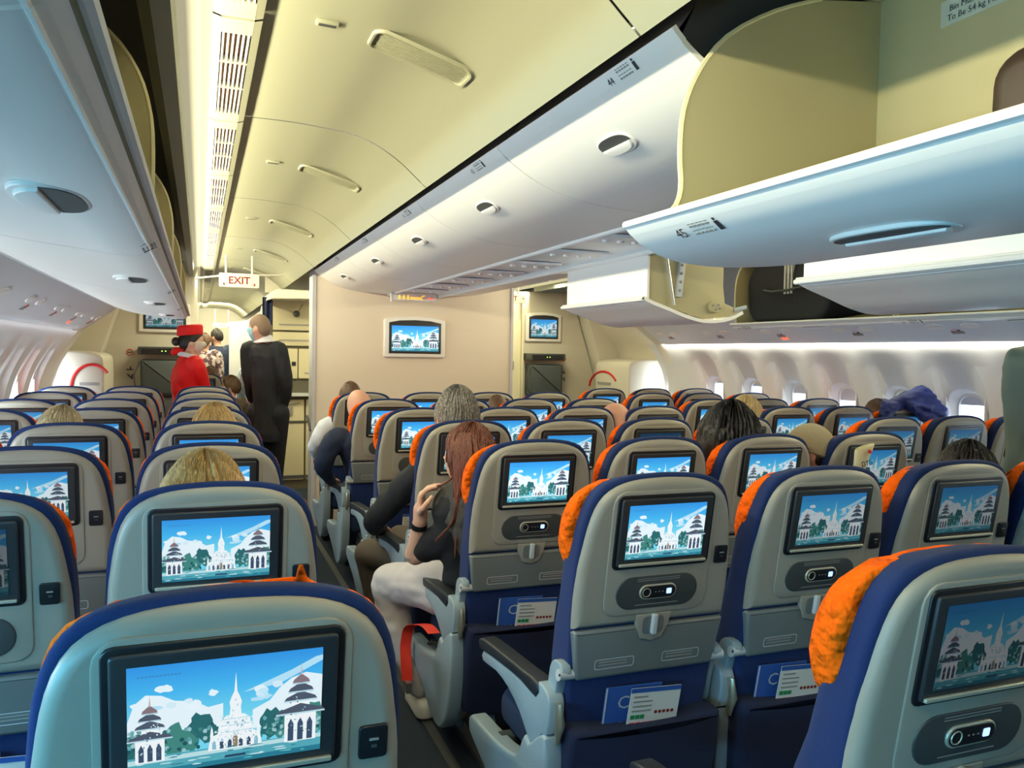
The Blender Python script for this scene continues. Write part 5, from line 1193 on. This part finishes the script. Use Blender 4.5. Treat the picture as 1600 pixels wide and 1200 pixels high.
# man in the black suit, back to the camera, looking left
ym = .95
r, L, H, nk, shl, shr = stand('man in black suit, cropped hair and blue mask standing by the galley', .52, 6.90, 1.765, 'suit', None, (.447, 6.86, 1.628), ym, .98, bodyyaw=-.5, shw=.155,
    armpose=dict(el=(.385, 6.98, 1.19), wl=(.41, 7.12, 1.02), er=(.655, 6.80, 1.16), wr=(.62, 6.95, .93)), hairm='stubble', hair=dict(vol=1.025, back=-.62, side=-.12, front=.5, groove=.0002), coat=.16, feet=((.46, 6.9), (.58, 7.05)))
face_mask(r, L, H, ym, .98, 'maskb'); eyes(r, H, ym, s=.98)
q = MB(L); q.tube([(nk.x, nk.y, nk.z+.0), (nk.x-.004, nk.y, nk.z+.052)], [.082, .066], None, 20); q.build('shirt_collar', M['shirt'], r)
q = MB(L); q.tube([(.405, 7.09, 1.055), (.410, 7.12, 1.03)], [.046, .046], None, 14); q.build('shirt_cuff', M['shirt'], r)
q = MB(L); 
for p in ((.41, 7.09, .96), (.43, 7.12, .90)): q.ball(p, (.035, .03, .045), None, 10, 8)
q.build('blue_glove', mat('blue_glove', (.08, .28, .7), .6), r)
# grey green figure at the right edge
r, L, H, nk, shl, shr = stand('person in grey green top standing in the right aisle, cut by the right edge', 3.085, 2.2, 1.76, 'greycoat', None, (3.12, 2.2, 1.63), 0, 1.0, shw=.21, legm='greycoat', hairm='darkhair', hair=dict(vol=1.06), coat=.1,
    armpose=dict(el=(2.965, 2.2, 1.16), wl=(2.98, 2.3, .93)))
# people in the cabin ahead
stand('person in dark top standing far ahead in the forward cabin', .27, 12.2, 1.74, 'navysuit', None, (.22, 12.2, 1.62), .8, .98, shw=.2, hairm='darkhair', hair=dict(vol=1.06), legm='suit')
stand('person in floral top standing far ahead beside the one in dark', .05, 11.6, 1.66, 'floral', None, (.06, 11.6, 1.54), -.4, .97, shw=.19, hairm='brownhair', hair=dict(vol=1.12, back=-.6), legm='suit')
def far_head(x, y, z, hm, label, top='suit', yaw=0, mask=None, s=1.0):
    r, L, H = seated(label, (x, y, z), yaw, 0, 0, top=top, hairm=hm, hair=dict(vol=1.1, back=-.6, side=-.25), seat=(x, y-.2), s=s, vox=.014)
    if mask: face_mask(r, L, H, yaw, s, mask)
far_head(.31, 9.2, 1.05, 'brownhair', 'brown haired passenger with pale mask leaning into the aisle of the forward cabin', 'khaki', 1.3, 'maskw', 1.0)
far_head(.12, 10.1, 1.13, 'stubble', 'passenger with cropped hair in the forward cabin', 'khaki')
far_head(.0, 10.4, 1.15, 'darkhair', 'dark haired passenger in the forward cabin left of the cropped one', 'suit')

# ================================================================ LOOSE THINGS
# red strap hanging over the armrest
q = MB(); x0 = .785
pts = [(.800, 2.83, .435), (.785, 2.90, .445), (.762, 3.03, .400), (.752, 3.06, .33), (.752, 3.055, .26), (.755, 3.04, .185)]
P = catmull(pts, 5); vs = []; fs = []
for i, p in enumerate(P):
    w_ = .026; vs += [(p[0]-w_*.72, p[1]-.001+w_*.5, p[2]-w_*.15), (p[0]+w_*.72, p[1]-.001-w_*.5, p[2]+w_*.15), (p[0]+w_*.72+.001, p[1]+.002-w_*.5, p[2]+w_*.15+.001), (p[0]-w_*.72+.001, p[1]+.002+w_*.5, p[2]-w_*.15+.001)]
for i in range(len(P)-1):
    for k in range(4): fs.append((i*4+k, i*4+(k+1) % 4, i*4+4+(k+1) % 4, i*4+4+k))
fs += [(0, 1, 2, 3), (len(P)*4-1, len(P)*4-2, len(P)*4-3, len(P)*4-4)]
q.add(vs, fs); st = q.build('seatbelt_strap', M['strap']); tag(st, 'red strap hanging over the aisle armrest below the white trousers', 'strap')
q = MB(); q.box(.745, .765, 3.01, 3.06, .145, .185, M['steel']); q.build('buckle', M['steel'], st)
# cream paper cone against the screen of the seat
r = empty('paper_cone', (2.33, 2.405, .972)); tag(r, 'cream paper cone with dark letters and red mark before a lit screen', 'paper cup')
q = MB(); n = 20; vs = []
for j, (z, rr_) in enumerate(((0, .018), (.075, .028), (.15, .045), (.156, .044))):
    for k in range(n): t = 2*math.pi*k/n; vs.append((rr_*math.cos(t)+z*.28, rr_*math.sin(t)*.45, z+(.012*math.cos(t) if j > 1 else 0)))
q.add(vs, [(j*n+k, j*n+(k+1) % n, (j+1)*n+(k+1) % n, (j+1)*n+k) for j in range(3) for k in range(n)]+[tuple(range(n-1, -1, -1))]); q.build('cone_wall', M['cuppaper'], r)
q = MB(frame((.028, -.0245, .098), (1, 0, .15), (-.15, .06, 1))); text_into(q, 'рта', .034, -.024, -.012, M['dark']); q.build('lettering', M['dark'], r, smooth=0)
q = MB(frame((.040, -.0285, .140), (1, 0, .15), (-.15, .1, 1)))
for k in range(5): a = k*math.pi/5; q.tube([(-.011*math.cos(a), -.001, -.009*math.sin(a)), (.011*math.cos(a), -.001, .009*math.sin(a))], .0016, M['red'], 4)
q.build('red_emblem', M['red'], r, smooth=0)
# blue jacket over the window seat
q = MB(); S = SEAT[('right block', 'window', 1)].location
limb(q, [(S.x-.20, S.y+.02, 1.14), (S.x-.02, S.y+.03, 1.21), (S.x+.14, S.y+.03, 1.205), (S.x+.25, S.y+.05, 1.10)], [.035, .06, .075, .06]); limb(q, [(S.x-.02, S.y-.03, 1.17), (S.x+.16, S.y-.04, 1.12), (S.x+.20, S.y-.03, 1.0)], [.05, .065, .03]); limb(q, [(S.x-.1, S.y+.14, 1.14), (S.x+.12, S.y+.18, 1.10)], [.07, .08])
for i, v in enumerate(q.v): n_ = noise.noise(Vector(v)*11)*.03; q.v[i] = (v[0]+n_, v[1]+n_*.6, v[2]+n_*.8)
o = q.build('jacket', M['bluecoat']); remesh(o, .007, 1); crumple(o, .026, 8, (.7, 1, 1.6)); crumple(o, .007, 26, (.6, 1, 1.5)); tag(o, 'crumpled blue jacket thrown over the window seat back', 'jacket')
# orange cloth end on the nearest left seats
q = MB(); limb(q, [(.168, 1.07, 1.137), (.14, 1.07, 1.152), (.10, 1.075, 1.160)], [.006, .009, .005]); limb(q, [(.128, 1.07, 1.152), (.120, 1.06, 1.180)], [.010, .005]); limb(q, [(.10, 1.075, 1.160), (.04, 1.08, 1.166)], [.005, .003])
for i, v in enumerate(q.v): n_ = noise.noise(Vector(v)*60)*.006; q.v[i] = (v[0]+n_, v[1], v[2]+n_)
o = q.build('orange_cloth', M['orange']); remesh(o, .004, 2); tag(o, 'crumpled orange cloth end on the top of the nearest left seat', 'cloth')
q = MB(); q.slab(superel(0, 0, .011, .013, 2, 16), 0, .002, .001, 0, mat('sticker_blue', (.45, .72, .8), .5)); o = q.build('sticker', MATS['sticker_blue']); o.location = (CXX+2*SP-.239, k3(1)+.10, 1.01); o.rotation_euler = (0, 0, math.radians(-90)); tag(o, 'small round pale sticker on the blue side of a centre seat', 'sticker')

# ---------------------------------------------------------------- tidy names: number the setting's trims
for i, o in enumerate([o for o in bpy.data.objects if o.name.split('.')[0].startswith('trim_')]): o.name = 'tmp%d' % i
for i, o in enumerate(sorted([o for o in bpy.data.objects if o.name.startswith('tmp')], key=lambda o: int(o.name[3:]))): o.name = 'trim_%d' % (i+1)
k = 0
for o in [o for o in bpy.data.objects if o.name.startswith('window_') and o.type == 'EMPTY']:
    o.name = 'w__%d' % k; k += 1
for o in [o for o in bpy.data.objects if o.name.startswith('w__')]: o.name = 'window_%d' % (int(o.name[3:])+1)
